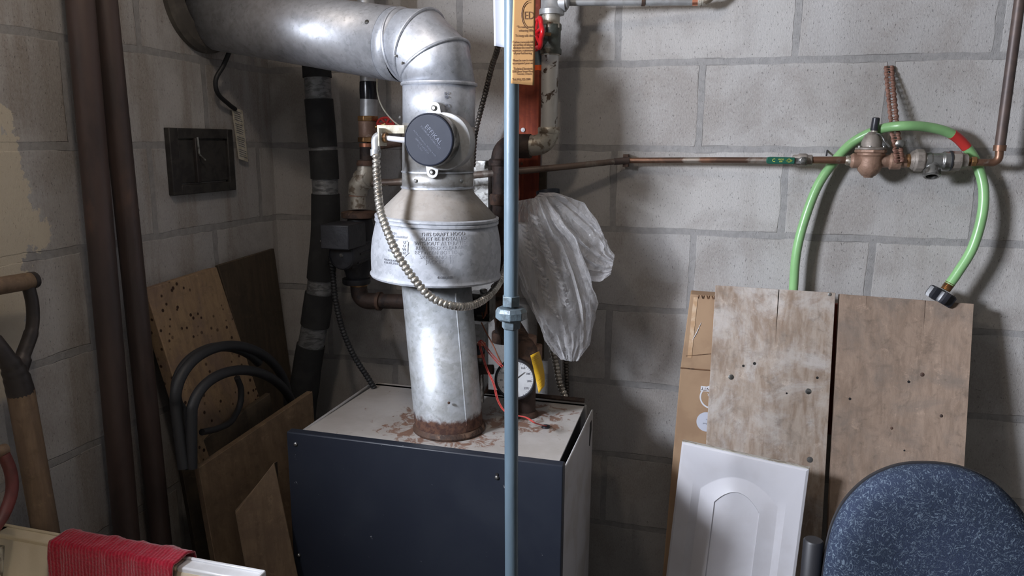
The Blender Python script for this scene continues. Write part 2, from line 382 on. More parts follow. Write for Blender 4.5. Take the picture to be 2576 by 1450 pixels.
def link(name, mb, m, parent=None, bevel=0, solid=0, smooth=40, weld=False):
    me = bpy.data.meshes.new(name)
    if parent is None:
        xs = [q.x for q in mb.v]; ys = [q.y for q in mb.v]; zs = [q.z for q in mb.v]
        o = V(((min(xs)+max(xs))/2, (min(ys)+max(ys))/2, min(zs)))
    else: o = V(parent['wo'])
    me.from_pydata([q-o for q in mb.v], [], mb.f); me.validate()
    if weld:
        bm = bmesh.new(); bm.from_mesh(me); bmesh.ops.remove_doubles(bm, verts=bm.verts, dist=.0002); bm.to_mesh(me); bm.free()
    me.materials.append(m if not isinstance(m, str) else M[m])
    for p in me.polygons: p.use_smooth = True
    if smooth < 2:
        for p in me.polygons: p.use_smooth = False
    me.update(); me.set_sharp_from_angle(angle=math.radians(smooth))
    ob = bpy.data.objects.new(name, me); COL.objects.link(ob)
    ob['wo'] = tuple(o)
    if parent is None: ob.location = o
    else: ob.parent = parent
    if bevel:
        b = ob.modifiers.new('bevel', 'BEVEL'); b.width = bevel; b.segments = 2; b.limit_method = 'ANGLE'; b.angle_limit = math.radians(40)
        b.harden_normals = False
    if solid:
        d = ob.modifiers.new('solid', 'SOLIDIFY'); d.thickness = solid
    return ob
def thing(name, label, cat, loc, group=None):
    o = bpy.data.objects.new(name, None); COL.objects.link(o); o.location = loc; o['wo'] = tuple(loc)
    o.empty_display_size = .05; o['label'] = label; o['category'] = cat
    if group: o['group'] = group
    return o
def tag(o, label, cat, group=None):
    o['label'] = label; o['category'] = cat
    if group: o['group'] = group
    return o
def struct(name, mb, m, **k):
    o = link(name, mb, m, **k); o['kind'] = 'structure'; return o
def lab(o, s_): o['label'] = s_; return o
def text(body, size, align='CENTER', extrude=0.0, space=1.0, line=1.0):
    c = bpy.data.curves.new('t', 'FONT'); c.body = body; c.size = size; c.align_x = align; c.align_y = 'CENTER'; c.extrude = extrude
    c.space_character = space; c.space_line = line; c.resolution_u = 2
    o = bpy.data.objects.new('t', c); COL.objects.link(o); bpy.context.view_layer.update()
    me = bpy.data.meshes.new_from_object(o.evaluated_get(bpy.context.evaluated_depsgraph_get()))
    vs = [V(q.co) for q in me.vertices]; fs = [tuple(p.vertices) for p in me.polygons]
    bpy.data.objects.remove(o); bpy.data.curves.remove(c); bpy.data.meshes.remove(me)
    return vs, fs
def letters(mb, body, size, o, u, v, n, lift=.0006, ext=.0004, **k):
    vs, fs = text(body, size, extrude=ext, **k); o = V(o)
    mb.add([o + u*q.x + v*q.y + n*(q.z+lift) for q in vs], fs); return mb
Z1 = V((0, 0, 1)); X1 = V((1, 0, 0)); Y1 = V((0, 1, 0))
def helix(r, pitch, depth=.16):
    return lambda L, t: 1 - depth*(.5+.5*math.cos(2*PI*(L/pitch)))**3 + .03*math.cos(t*2+L*900)
def conduit(mb, pts, r, pitch, seg=14, depth=.16):
    return mb.tube(even(path(pts, 40), pitch/8), r, seg, True, helix(r, pitch, depth))
def elbow(mb, a, c, b, r, n=10, rad=None, seg=20):
    """tube a -> c -> b with a rounded corner at c"""
    a, c, b = V(a), V(c), V(b); rad = rad or r*1.4; d1 = (a-c).normalized(); d2 = (b-c).normalized()
    p0 = c+d1*rad; p1 = c+d2*rad; pts = [a]
    for i in range(n+1):
        t = i/n; pts.append(p0*(1-t)**2 + c*2*t*(1-t) + p1*t*t)
    return mb.tube(pts+[b], r, seg)
# ================================================================== the room
mb = MB().box((1.7, .1, 1.225), (3.8, .2, 2.65)); struct('wall_back', mb, 'wall_back')
# left wall with a high window opening, nearer the camera than the picture shows
wy0, wy1, wz0, wz1 = -2.05, -1.35, 1.66, 2.16
mb = MB()
mb.box((-.1, (wy1+0)/2, 1.225), (.2, -wy1, 2.65)); mb.box((-.1, (-3.6+wy0)/2, 1.225), (.2, 3.6+wy0, 2.65))
mb.box((-.1, (wy0+wy1)/2, (wz0-.1)/2), (.2, wy1-wy0, wz0+.1)); mb.box((-.1, (wy0+wy1)/2, (wz1+2.55)/2), (.2, wy1-wy0, 2.55-wz1))
struct('wall_left', mb, 'wall_left')
mb = MB(); t_ = .03
for c, sz in (((-.12, wy0+t_/2, (wz0+wz1)/2), (.06, t_, wz1-wz0)), ((-.12, wy1-t_/2, (wz0+wz1)/2), (.06, t_, wz1-wz0)),
              ((-.12, (wy0+wy1)/2, wz0+t_/2), (.06, wy1-wy0-2*t_, t_)), ((-.12, (wy0+wy1)/2, wz1-t_/2), (.06, wy1-wy0-2*t_, t_))): mb.box(c, sz)
wf = struct('window_1', mb, 'white_door'); wf['label'] = 'small white framed basement window high in the left wall'
struct('floor', MB().box((1.7, -1.7, -.05), (3.8, 3.8, .1)), 'concrete')
struct('ceiling', MB().box((1.7, -1.7, 2.6), (3.8, 3.8, .1)), 'plaster')
bl = thing('ceiling_light', 'bare bulb in a white ceiling socket above the laundry tub', 'light', (.62, -1.12, 2.47))
link('socket', MB().lathe([(.05, 0), (.05, .03), (.02, .05), (.02, .08)], (.62, -1.12, 2.55), (0, 0, -1), 24), 'white_paper', bl)
# hairline settlement crack in the corner
mb = MB(); pts = [V((.006, -.0045+.003*R_.uniform(-1, 1), z)) for z in [1.0+i*.03 for i in range(32)]]

# cleanout door in the left wall
cd_ = thing('cleanout_door', 'square dark iron cleanout door set in the left block wall', 'access door', (0, -.31, 1.49))
def onwall(u0, u1, z0, z1, d0, d1): return MB().box(((d0+d1)/2, (u0+u1)/2, (z0+z1)/2), (d1-d0, u1-u0, z1-z0))
mb = MB(); y0, y1, z0, z1 = -.420, -.192, 1.488, 1.640
for a in ((y0, y0+.028, z0, z1), (y1-.022, y1, z0, z1), (y0+.028, y1-.022, z0, z0+.022), (y0+.028, y1-.022, z1-.024, z1)): mb.box((.006, (a[0]+a[1])/2, (a[2]+a[3])/2), (.016, a[1]-a[0], a[3]-a[2]))
link('door_frame', mb, 'dark_metal', cd_, bevel=.002)
mb = MB().box((.006, (y0+y1)/2+.003, (z0+z1)/2), (.008, y1-y0-.056, z1-z0-.052)); link('door_leaf', mb, 'dark_metal', cd_, bevel=.002)
mb = MB().box((.014, -.335, 1.566), (.01, .012, .105)); link('latch_bar', mb, 'iron_socket', cd_, bevel=.002)
mb = MB().tube([(.02, -.335, 1.62), (.02, -.333, 1.58), (.024, -.318, 1.566)], .003, 8); link('latch_handle', mb, 'steel', cd_)

# paper label hanging on the left wall
p0 = AX(590, 268, .02); p1 = AX(617, 278, .02); p2 = AX(631, 408, .02); p3 = AX(608, 400, .02)
p0, p1, p2, p3 = [V((.012, q.y, q.z)) for q in (p0, p1, p2, p3)]
mb = MB(); mb.add([p0, p1, p2, p3] + [q-X1*.0012 for q in (p0, p1, p2, p3)], [(3, 2, 1, 0), (4, 5, 6, 7), (0, 1, 5, 4), (1, 2, 6, 5), (2, 3, 7, 6), (3, 0, 4, 7)])
pl = tag(link('paper_label', mb, 'old_paper'), 'narrow strip of old printed paper hanging on the dark left wall', 'label')
mb = MB()
for i in range(22):
    f0 = .06+i*.041
    if i % 6 == 5: continue
    a = p0.lerp(p3, f0); b = p1.lerp(p2, f0); e = R_.uniform(.7, .93)
    q0 = a.lerp(b, .1); q1 = a.lerp(b, e); dz = V((0, 0, -.0016)); n_ = X1*.0006
    mb.add([q0+n_, q1+n_, q1+dz+n_, q0+dz+n_], [(3, 2, 1, 0)])
link('print', mb, 'ink_grey', pl)
mb = MB().tube(path([AX(578, 128, .05), AX(562, 165, .04), AX(543, 200, .03), AX(548, 235, .025), AX(575, 262, .016), AX(592, 275, .014)]), .0055, 10)
tag(link('black_cable', mb, 'black_rubber'), 'short black cable curling down from the flue duct to the paper label', 'cable')

# brown vertical pipes by the left wall
for nm, (px, py), r, lb in (('drain_pipe', (202, 0), .0245, 'dark brown vertical iron pipe, the left one of the pair nearest the shovel'),
                        ('drain_pipe', (263, 0), .0225, 'brown vertical iron pipe with a reddish sheen, right one of the pair')):
    c = AX(px, py, .06); pb = AX(320 if px == 202 else 404, 1362, .06)
    top = c + (c-pb).normalized()*.62; bot = pb + (pb-c).normalized()*.76
    top.z = 2.55; bot.z = 0
    o = thing(nm, lb, 'pipe', (bot.x, bot.y, 0), 'brown drain pipes on the left wall')
    link('pipe_body', MB().tube([bot, top], r, 32), 'brown_paint', o)
    k = bot.lerp(top, .22); d = (top-bot).normalized()
    link('pipe_joint', MB().lathe([(r, 0), (r+.004, .003), (r+.004, .03), (r, .033)], k, d, 32), 'brown_paint', o)

# ================================================================== boiler
bx0, bx1, byf, byb, bz = .362, .960, -.552, -.205, 1.0
bo = thing('boiler', 'gas boiler with navy front panel and rust stained pale top', 'boiler', ((bx0+bx1)/2, (byf+byb)/2, 0))
F0 = A(730, 1095, -.560); F1 = A(1420, 1190, -.560)
link('front_panel', MB().box(((F0.x+F1.x)/2, -.563, .52), (F1.x-F0.x, .022, 1.0)), 'navy', bo, bevel=.003)
tx1 = AZ(1393, 1190, 1.0).x
ptop = [(AZ(752, 1092, 1.0).x, byf), (tx1, byf), (AZ(1468, 1033, 1.0).x-.004, byb+.03), (AZ(950, 965, 1.0).x, byb+.03)]
mb = MB().slab(V((0, 0, 1.0)), X1, Y1, ptop, .004); link('top_panel', mb, 'boiler_top', bo)
link('body', MB().box(((bx0+tx1)/2+.004, (byf+byb)/2, .495), (tx1-bx0-.03, byb-byf-.02, .985)), 'black_in', bo)
link('side_panel', MB().box((bx0+.006, (byf+byb)/2+.01, .498), (.008, byb-byf+.02, .996)), 'enamel_grey', bo, bevel=.002)
sx0, sx1 = tx1+.014, F1.x-.001
mb = MB().box(((sx0+sx1)/2, -.385, .503), (sx1-sx0, .335, 1.0)); sp2 = link('side_panel', mb, 'enamel_grey', bo, bevel=.002)
# hand hole in the side panel
hp = [(-.262, .985), (-.240, .985), (-.238, .962), (-.258, .928), (-.266, .933)]
mb = MB().slab(V((sx1+.0006, 0, 0)), Y1, Z1, hp, .0012); lab(link('hand_hole', mb, 'black_in', sp2), 'dark hand hole in the pale side')
# rusty rear lip
mb = MB().tube([V((.93, -.19, 1.012)), V((.80, -.19, 1.012)), V((.66, -.19, 1.010))], .006, 8); link('rear_lip', mb, 'rust_dark', bo)
link('rear_panel', MB().box((.66, -.19, .5), (.55, .01, 1.0)), 'enamel_grey', bo)
for px, py in ((1250, 1202), (744, 1118), (752, 1397)):
    q = A(px, py, -.574); mb = MB().lathe([(.0042, 0), (.0042, .002), (.002, .004)], q, (0, -1, 0), 12); link('screw', mb, 'steel', bo)
mb = MB().lathe([(.003, 0), (.003, .001)], A(1250, 1194, -.5745), (0, -1, 0), 12); link('screw_hole', mb, 'black_in', bo)
mb = MB()
for i in range(5): # crumbs of rust
    pass

# flue stack up to the hood
SC = V((.672, -.414, 1.0)); RS = S(85, SC)
st = thing('flue_stack', 'galvanised vertical flue pipe with rusty foot standing on the boiler', 'flue pipe', SC)
top = A(1097, 700, -.400)
d = (top-SC).normalized(); L = (top-SC).length
link('pipe_body', MB().tube([SC+d*.0005, SC+d*.01, top], [RS*1.02, RS, RS], 48, cap=False), 'stack', st, solid=.001)
mb = MB(); an = math.radians(-38); q = V((math.cos(an), math.sin(an), 0))*RS
mb.tube([SC+q+d*.03, SC+q+d*(L-.02)], .002, 8); link('seam', mb, 'stack', st)
mb = MB().lathe([(RS*1.0, 0), (RS*1.06, .0008), (RS*1.075, .005), (RS*1.03, .010), (RS*1.0, .014)], SC+V((0, 0, .0005)), (0, 0, 1), 48, cap=False); link('flue_collar', mb, 'rust', st)
q = A(1136, 1006, -.48); link('screw', MB().lathe([(.003, 0), (.002, .003)], SC+V((math.sin(.35)*RS, -math.cos(.35)*RS, .085)), V((.35, -.94, 0)), 10), 'rust', st)

# draft hood
HC = A(1097, 690, -.400); HT = A(1101, 478, -.400)
dh = thing('draft_hood', 'cast grey draft hood with raised lettering, flaring above the flue stack', 'draft hood', HC)
r_b, r_m, r_t = S(160, HC), S(149, HC), S(88, HT)
zb = 0; zm = HT.z*0 + (A(1095, 548, -.4).z-HC.z); zt = HT.z-HC.z
ax = (HT-HC).normalized()
prof = [(r_b-.008, -.002), (r_b+.001, -.002), (r_b+.003, .002), (r_b+.0005, .006)]
for i in range(9):
    t = i/8; prof.append((r_b + (r_m-r_b)*t + .004*math.sin(PI*t)*1.2, .008+(zm-.016)*t))
skirt = link('skirt', MB().lathe(prof, HC, ax, 72, cap=False), 'hood', dh, solid=.0015)
mb = MB().lathe([(r_m-.001, zm-.009), (r_m+.003, zm-.007), (r_m+.003, zm-.003), (r_m, zm-.001), (r_m+.003, zm+.001), (r_m+.003, zm+.005), (r_m-.002, zm+.007)], HC, ax, 72, cap=False)
link('rim', mb, 'hood', dh)
link('cone', MB().lathe([(r_m-.001, zm+.005), (r_t+.006, zt-.006), (r_t+.001, zt), (r_t, zt+.01)], HC, ax, 72, cap=False), 'hood_dust', dh, solid=.0015)
th0 = math.atan2(CAM.y-HC.y, CAM.x-HC.x)
def on_skirt(x, z, lift):
    t = min(max(z/zm, 0), 1); r = r_b + (r_m-r_b)*t + .0048*math.sin(PI*t) + lift
    a = th0 + x/r_b; return HC + V((math.cos(a)*r, math.sin(a)*r, z))
def skirt_text(body, size, x, z, nm='lettering', **k):
    vs, fs = text(body, size, extrude=.0004, **k)
    mb = MB(); mb.add([on_skirt(x+q.x, z+q.y, q.z+.0005) for q in vs], fs); return mb
def zpix(y): return A(1097, y, -.53).z-HC.z
k_ = S(1, HC)*.94
lt = MB()
for i, (tx, xc) in enumerate((('THIS DRAFT HOOD', 1113), ('MUST BE INSTALLED', 1113), ('WITHOUT ALTERATION', 1112), ('REQUIRED CLEARANCE', 1113), ('BETWEEN BOTTOM OF', 1110), ('SKIRT AND TOP OF', 1112), ('JACKET   13', 1104))):
    z_ = zpix(592+i*11.4); m2 = skirt_text(tx, .0098, (xc-1094)*k_, z_, space=1.07); lt.add(m2.v, m2.f)
link('lettering', lt, 'hood_letters', dh); lt = MB()
m2 = skirt_text('419832000', .0068, (1115-1094)*k_, zpix(700)); lt.add(m2.v, m2.f); link('part_number', lt, 'hood_letters', dh); lt = MB()
for tx, sz, xc, y in (('WEIN', .006, 990, 593), ('BOILER COMPANY', .006, 1000, 601), ('BY', .006, 1001, 609), ('D\nO\nW\nN', .0078, 1022, 627), ('LISTED', .006, 988, 637), ('USE FOR OIL', .006, 985, 662), ('FOR ALL FUELS', .006, 988, 669)):
    m2 = skirt_text(tx, sz, (xc-1094)*k_*1.12, zpix(y), line=.9); lt.add(m2.v, m2.f)
def bar(p, q, w_=.0008):
    u = (V((q[0]-p[0], q[1]-p[1], 0))).normalized(); n_ = V((-u.y, u.x, 0))*w_
    pp = [(p[0]+n_.x, p[1]+n_.y), (q[0]+n_.x, q[1]+n_.y), (q[0]-n_.x, q[1]-n_.y), (p[0]-n_.x, p[1]-n_.y)]
    lt.add([on_skirt(x, z, .0011) for x, z in pp], [(0, 1, 2, 3)])
xa, xb = (1014-1094)*k_*1.12, (1031-1094)*k_*1.12
for a, b in (((xa, zpix(609)), (xb-.002, zpix(609))), ((xb, zpix(611)), (xb, zpix(638))), ((xb+.003, zpix(638)), ((1024-1094)*k_*1.12, zpix(648)))): bar(a, b)
link('maker_lettering', lt, 'hood_letters', dh)

# flue: short pipe, damper pipe, elbow, long duct
fl = thing('flue_duct', 'galvanised metal flue duct bending from the draft hood to the left wall', 'duct', V((HT.x, -.4, HT.z)))
P0 = HT + V((0, 0, .004)); P3 = A(1105, 213, -.400); RD = S(89, HT)
RD2 = S(91.5, P3)
P1 = A(1102, 432, -.400)
mb = MB().tube([P0, P1], RD, 48, cap=False); link('lower_collar', mb, 'duct_mid', fl, solid=.001)
for z_, w_ in ((P0.z+.002, .003), (P1.z, .0022)):
    c = P0.lerp(P3, (z_-P0.z)/(P3.z-P0.z)); link('bead', MB().lathe([(RD-.001, -w_), (RD+w_*.8, -w_*.6), (RD+w_*.8, w_*.6), (RD-.001, w_)], c, (0, 0, 1), 48, cap=False), 'duct', fl)
PM = A(1104, 313, -.400)
link('damper_pipe', MB().tube([P1, PM], RD, 48, cap=False), 'duct_mid', fl, solid=.001)
link('upper_pipe', MB().tube([PM+V((0, 0, -.004)), P3], RD2, 48, cap=False), 'duct', fl, solid=.001)
for a, z_ in ((-.62, P0.z+.018), (.70, P0.z+.018), (.96, PM.z+.012), (-1.45, PM.z+.012)):
    n_ = V((math.cos(th0+a), math.sin(th0+a), 0)); link('screw', MB().lathe([(.004, 0), (.004, .002), (.0022, .0035)], V((P0.x, P0.y, z_))+n_*RD2, n_, 12), 'steel', fl)
W0 = A(530, 40, -.24); W0 = V((0, -.24, 1.905))
E1 = V((.553, -.400, 1.812)); hdir = V((-.96, .28, 0)).normalized()
piv = P3 + hdir*(RD2+.006); Rb = RD2+.006
nb = hdir.cross(Z1)   # bend axis
def ring(a, r, scale=1.0, seg=48):
    """ring in the plane through the pivot at bend angle a"""
    rad = (-hdir*math.cos(a) + Z1*math.sin(a)); rs = r*scale; c = piv + rad*(Rb*scale if scale != 1 else Rb)
    side = nb.normalized()
    return [c + rad*(rs*math.cos(2*PI*i/seg)) + side*(r*math.sin(2*PI*i/seg)) for i in range(seg)], c
angs = [0, math.radians(32), math.radians(66), math.radians(93)]
sc_ = [1, 1/math.cos(math.radians(16.5)), 1/math.cos(math.radians(16)), 1]
rings = [ring(a, RD2, s_) for a, s_ in zip(angs, sc_)]
g = MB().grid([r[0] for r in rings], close=True)
el = link('elbow', g, 'duct', fl, solid=.001)
for (r, c), w_ in zip(rings, (.0036, .0032, .0034, .0030)):
    pts = [q + (q-c).normalized()*.0008 for q in r]; mb = MB(); mb.tube(pts+[pts[0], pts[1]], w_, 8, cap=False); link('bead', mb, 'duct', el)
Pe = rings[-1][1]
ddir = (W0-Pe).normalized()
# sleeve then long duct to the wall
link('sleeve', MB().tube([Pe, Pe+ddir*.035], [RD2, RD2], 48, cap=False), 'duct', fl, solid=.001)
s0 = Pe+ddir*.032
link('horizontal_pipe', MB().tube([s0, s0.lerp(W0, .5), W0+ddir*.03], [RD2*1.012, RD2*1.02, RD2*1.03], 56, cap=False), 'duct', fl, solid=.001)
n_ = V((.35, -.90, .30)).normalized(); n_ = (n_ - ddir*n_.dot(ddir)).normalized()
link('screw', MB().lathe([(.0045, 0), (.0045, .002), (.0025, .004)], s0+ddir*.02+n_*RD2*1.012, n_, 14), 'steel', fl)
n_ = V((0, -.75, -.62)).normalized()
for a in (.35, .55): 
    rr = (-hdir*math.cos(a*1.9)+Z1*math.sin(a*1.9)); c = piv+rr*Rb; n2 = (nb.normalized()*(-1 if nb.y > 0 else 1)); link('rivet', MB().lathe([(.003, 0), (.0018, .002)], c+n2*(RD2+.001)-rr*.02, n2, 10), 'steel', fl)
# stamp 26 GA, reading downward
stamp = MB(); vs, fs = text('26  GA', .0125, extrude=.0003, space=1.1); cz = A(1117, 256, -.48).z; xo = (1121-1105)*S(1, P3)
for q in []: pass
def on_pipe(x, z, lift):
    a = th0 + x/RD2; return V((P3.x, P3.y, 0)) + V((math.cos(a)*(RD2+lift), math.sin(a)*(RD2+lift), z))
stamp.add([on_pipe(xo+q.y, cz-q.x, q.z+.0012) for q in vs], fs)
link('stamp', stamp, 'ink_grey', fl)
# thimble on the wall
ct = MB().lathe([(.128, .0), (.128, .012), (.118, .022), (.085, .024), (.085, .0)], V((0, -.265, 1.945)), (1, 0, 0), 56)
tag(link('wall_thimble', ct, 'cement'), 'round grey cement collar where the flue duct meets the left wall', 'collar')

# round damper motor cover on the damper pipe
DC = A(1082, 352, -.505); nD = V((-.10, -.99, .0)).normalized(); nD = V((.0, -1, 0))
dm = thing('damper_motor', 'round navy blue vent damper motor clamped on the flue pipe', 'damper motor', DC)
rD = S(66, DC); uD = X1; 
Pa = V((P1.x+.006, P1.y-RD+.012, DC.z))
ringc = V((DC.x+.017, DC.y+.028, DC.z-.003)); rR = rD*1.11
mb = MB().lathe([(rR*.98, -.03), (rR, 0), (rR*.985, .002), (rR*.90, .0035), (rR*.5, .0035)], ringc, nD, 48)
mr = link('mounting_plate', mb, 'silver', dm)
for px, py in ((1092, 272), (1087, 433)):
    q = A(px, py, ringc.y-.002); hh = .020; up_ = 1 if py < 352 else -1
    poly = [(-.014, -.022*up_), (.014, -.022*up_)]; 
    poly = [(-.015, -.03*up_)] + [(math.cos(PI-PI*i/10)*.0125, up_*math.sin(PI*i/10)*.0125) for i in range(11)] + [(.018, -.03*up_)]
    mb = MB().slab(q, X1, Z1, poly if up_ < 0 else list(reversed(poly)), .003, V((0, -1, 0))); e = link('ear', mb, 'silver', mr, bevel=.0008)
    link('screw', MB().lathe([(.0055, 0), (.0055, .0018), (.003, .004)], q+V((0, -.0005, 0)), nD, 14), 'steel', mr)
mb = MB().lathe([(rD*1.02, -.034), (rD*1.02, -.002), (rD*1.0, .003)], DC+V((0, .0, 0)), nD, 56); lab(link('housing_ring', mb, 'steel', dm), 'thin steel rim')
mb = MB().lathe([(rD*1.0, -.010), (rD*1.0, .006), (rD*.975, .009), (rD*.95, .0095), (rD*.935, .0085), (.001, .0085)], DC, nD, 56); cv = link('cover', mb, 'navy_cover', dm)
ca = math.radians(-48); uu = X1*math.cos(ca)+Z1*math.sin(ca); vv = -X1*math.sin(ca)+Z1*math.cos(ca); lt = MB()
for tx, sz, dx, dy in (('EFFIKAL', .0125, .0, .014), ('INTERNATIONAL INC', .0056, .0, .006), ('PATENT PENDING  MODEL RVGP', .0042, -.0, -.010), ('SERVICE SWITCH', .0048, .0, -.017), ('TO TEST', .004, .0, -.023)):
    letters(lt, tx, sz, DC+nD*.0085+uu*dx+vv*dy, uu, vv, nD, .0003, .0003, space=1.05)
link('lettering', lt, 'cover_letters', cv)
# bracket arm with conduit elbow at left
a0 = A(960, 335, -.50); a1 = A(1020, 338, -.47)
mb = MB().box((a0+a1)/2+V((0, 0, .008)), ((a1-a0).length+.01, .028, .016)); mb.box(A(962, 345, -.51), (.003, .034, .034)); ar = lab(link('bracket_arm', mb, 'old_paper', dm, bevel=.001), 'cream bracket arm')
link('lock_nut', MB().lathe([(.010, 0), (.010, .006)], A(966, 346, -.51), X1, 8), 'brass', dm)
link('cable_plug', MB().tube([A(970, 347, -.51), A(1000, 351, -.51), A(1018, 353, -.505)], [.005, .0055, .006], 10), 'white_print', dm)
mb = MB(); elbow(mb, A(962, 343, -.51), A(944, 342, -.515), A(946, 384, -.52), .0085, rad=.012); mb.lathe([(.0098, 0), (.0098, .012)], A(945, 392, -.52), (0, 0, 1), 16)
link('conduit_elbow', mb, 'silver', dm); link('clamp_screw', MB().lathe([(.003, 0), (.003, .006)], A(955, 381, -.528), (.5, -.8, 0), 8), 'steel', dm)

# armoured conduit looping in front of the hood
pts = [A(946, 388, -.525), A(948, 440, -.53), A(955, 520, -.565), A(970, 570, -.585), A(1000, 640, -.60), A(1040, 700, -.60), A(1085, 748, -.59), A(1140, 770, -.565), A(1190, 768, -.50), A(1232, 742, -.42), A(1262, 700, -.33), A(1278, 655, -.26)]
mb = conduit(MB(), pts, .0082, .0092, 14, .3); tag(link('armoured_conduit', mb, 'conduit'), 'shiny ribbed metal conduit looping down across the front of the draft hood', 'conduit')

# ================================================================== foreground gas pipe
GX = lambda py: A({0: 1284, 1: 1287}[0]+ (py/1450)*3.0, py, -.685)
g0 = GX(-140); g1 = GX(760); g2 = GX(1560)
rg = S(18.6, GX(400))
gp = thing('gas_pipe', 'blue grey painted vertical gas pipe with a union, running in front of the boiler', 'pipe', (g2.x, g2.y, 0))
g2b = V((g2.x+.004, g2.y, 0.0))
link('upper_pipe', MB().tube([V((g0.x, g0.y, 2.55)), GX(755)], rg, 28), 'gas', gp)
link('lower_pipe', MB().tube([GX(815), g2, g2b], rg, 28), 'gas', gp)
un = MB(); q = GX(773)
z = lambda py: GX(py)
link('union_nut', MB().lathe([(S(24, q), 0), (S(24, q), (z(742)-z(768)).length)], z(770), (0, 0, 1), 6, a0=.3), 'gas_dirty', gp, bevel=.001, smooth=24)
link('union_ring', MB().lathe([(S(36, q), 0), (S(40, q), .003), (S(40, q), (z(776)-z(802)).length-.004), (S(34, q), (z(772)-z(802)).length)], z(804), (0, 0, 1), 8, a0=.2), 'gas_dirty', gp, bevel=.001, smooth=24)
link('union_nut', MB().lathe([(S(23, q), 0), (S(24.5, q), .003), (S(24.5, q), (z(800)-z(826)).length)], z(827), (0, 0, 1), 6, a0=.5), 'gas_dirty', gp, bevel=.001, smooth=24)

# tan inspection tag tied to it, white paper behind
def sheet(c4, nx=10, ny=16, bulge=.004, th=.0006, fold=0):
    tl, tr, br, bl = [V(c) for c in c4]; n_ = (tr-tl).cross(bl-tl).normalized(); P = []
    for j in range(ny+1):
        r = []
        for i in range(nx+1):
            s_, t = i/nx, j/ny; q = (tl*(1-s_)+tr*s_)*(1-t) + (bl*(1-s_)+br*s_)*t
            r.append(q + n_*(bulge*math.sin(PI*s_) + fold*math.sin(3*PI*t+2*s_)))
        P.append(r)
    mb = MB().grid(P); return mb, n_
yT = -.708
c4 = (A(1292, -60, yT), A(1348, -60, yT+.012), A(1344, 215, yT+.012), A(1285, 210, yT))
pn_ = (c4[1]-c4[0]).cross(c4[3]-c4[0]).normalized(); d_ = ray(1344, 215); c4 = (c4[0], c4[1], CAM + d_*((c4[0]-CAM).dot(pn_)/d_.dot(pn_)), c4[3])
mb, nT = sheet(c4, bulge=0, fold=0)
tg = tag(link('inspection_tag', mb, 'kraft', solid=.0005), 'long tan card tag with printed text hanging on the gas pipe', 'tag')
nT = V((0, -1, 0)) ; lt = MB()
tl, tr, br, bl = c4
tpn = (tr-tl).cross(bl-tl).normalized(); tpn = tpn if tpn.y < 0 else -tpn; tu = (tr-tl).normalized(); tvv = -((bl-tl)-tu*(bl-tl).dot(tu)).normalized(); nT = tpn
def on_tag(px, py, lift=.0007): d_ = ray(px, py); return CAM + d_*((tl-CAM).dot(tpn)/d_.dot(tpn)) + tpn*lift
for tx, sz, px, py in (('\u201cTo make periodic', .0062, 1324, 68), ('enhancing safety.\u201d', .0062, 1328, 77), ('To keep safe always', .0068, 1324, 90), ('Carbon monoxide kills', .0062, 1318, 106), ('second line of defence', .0062, 1318, 113), ('eliminate the need for', .0062, 1318, 120), ('inspection, maintenance', .0060, 1318, 127), ('of your fuel-burning', .0062, 1317, 134),
                       ('Please be sure to read', .0062, 1318, 152), ('accompanied your unit', .0062, 1318, 159), ('Technical Standards', .0064, 1318, 173), ('3300 Bloor Street West', .0058, 1317, 180), ('Toronto, Ontario', .0058, 1321, 186), ('Tel: (416) 325-2000', .0062, 1314, 200)):
    letters(lt, tx, sz*.80, on_tag(px-3, py), tu*.82, tvv, nT, .0002, .00004, space=.88)
letters(lt, 'ED', .016, on_tag(1331, 40), tu*.8, tvv, nT, .0002, .00004)
cc = on_tag(1333, 38)
for rr in (.0155, .0180):
    pp = [cc + tu*(math.cos(t)*rr*.72) + tvv*(math.sin(t)*rr*1.15) for t in [PI*.45+i*PI*1.12/24 for i in range(25)]]
    lt.tube(pp, .0004, 5)
link('print', lt, 'ink', tg)
mb, _ = sheet((A(1240, -60, -.66), A(1290, -60, -.655), A(1290, 122, -.655), A(1243, 115, -.66)), bulge=.003)
tag(link('paper_sheet', mb, 'white_paper', solid=.0004), 'white paper sheet hanging behind the top of the gas pipe', 'paper')

# ================================================================== right of the boiler: pipes on the back wall
mb = MB().box((A(1331, 200, -.02).x, -.0125, (A(1331, 492, -.02).z+2.5)/2), (S(52, A(1331, 200, -.02)), .025, 2.5-A(1331, 560, -.02).z+.0)); mb = MB()
xa, xb = A(1303, 200, -.025).x-.02, A(1357, 200, -.025).x; zb_ = A(1331, 560, -.025).z
mb.box(((xa+xb)/2, -.0125, (zb_+2.5)/2), (xb-xa, .025, 2.5-zb_)); bd = tag(link('backing_board', mb, 'redwood', bevel=.002), 'red stained wooden board fixed upright on the back wall behind the pipes', 'board')
link('screw', MB().lathe([(.0055, 0), (.0055, .002), (.002, .004)], A(1316, 327, -.026), (0, -1, 0), 12), 'white_print', bd)
link('screw', MB().lathe([(.0035, 0), (.002, .002)], A(1312, 412, -.026), (0, -1, 0), 10), 'rust', bd)
mb = MB().box((xb+.009, -.008, 1.30), (.016, .014, .5)); tag(link('wood_batten', mb, 'ply_dark'), 'thin dark wooden batten along the right edge of the red board', 'batten')

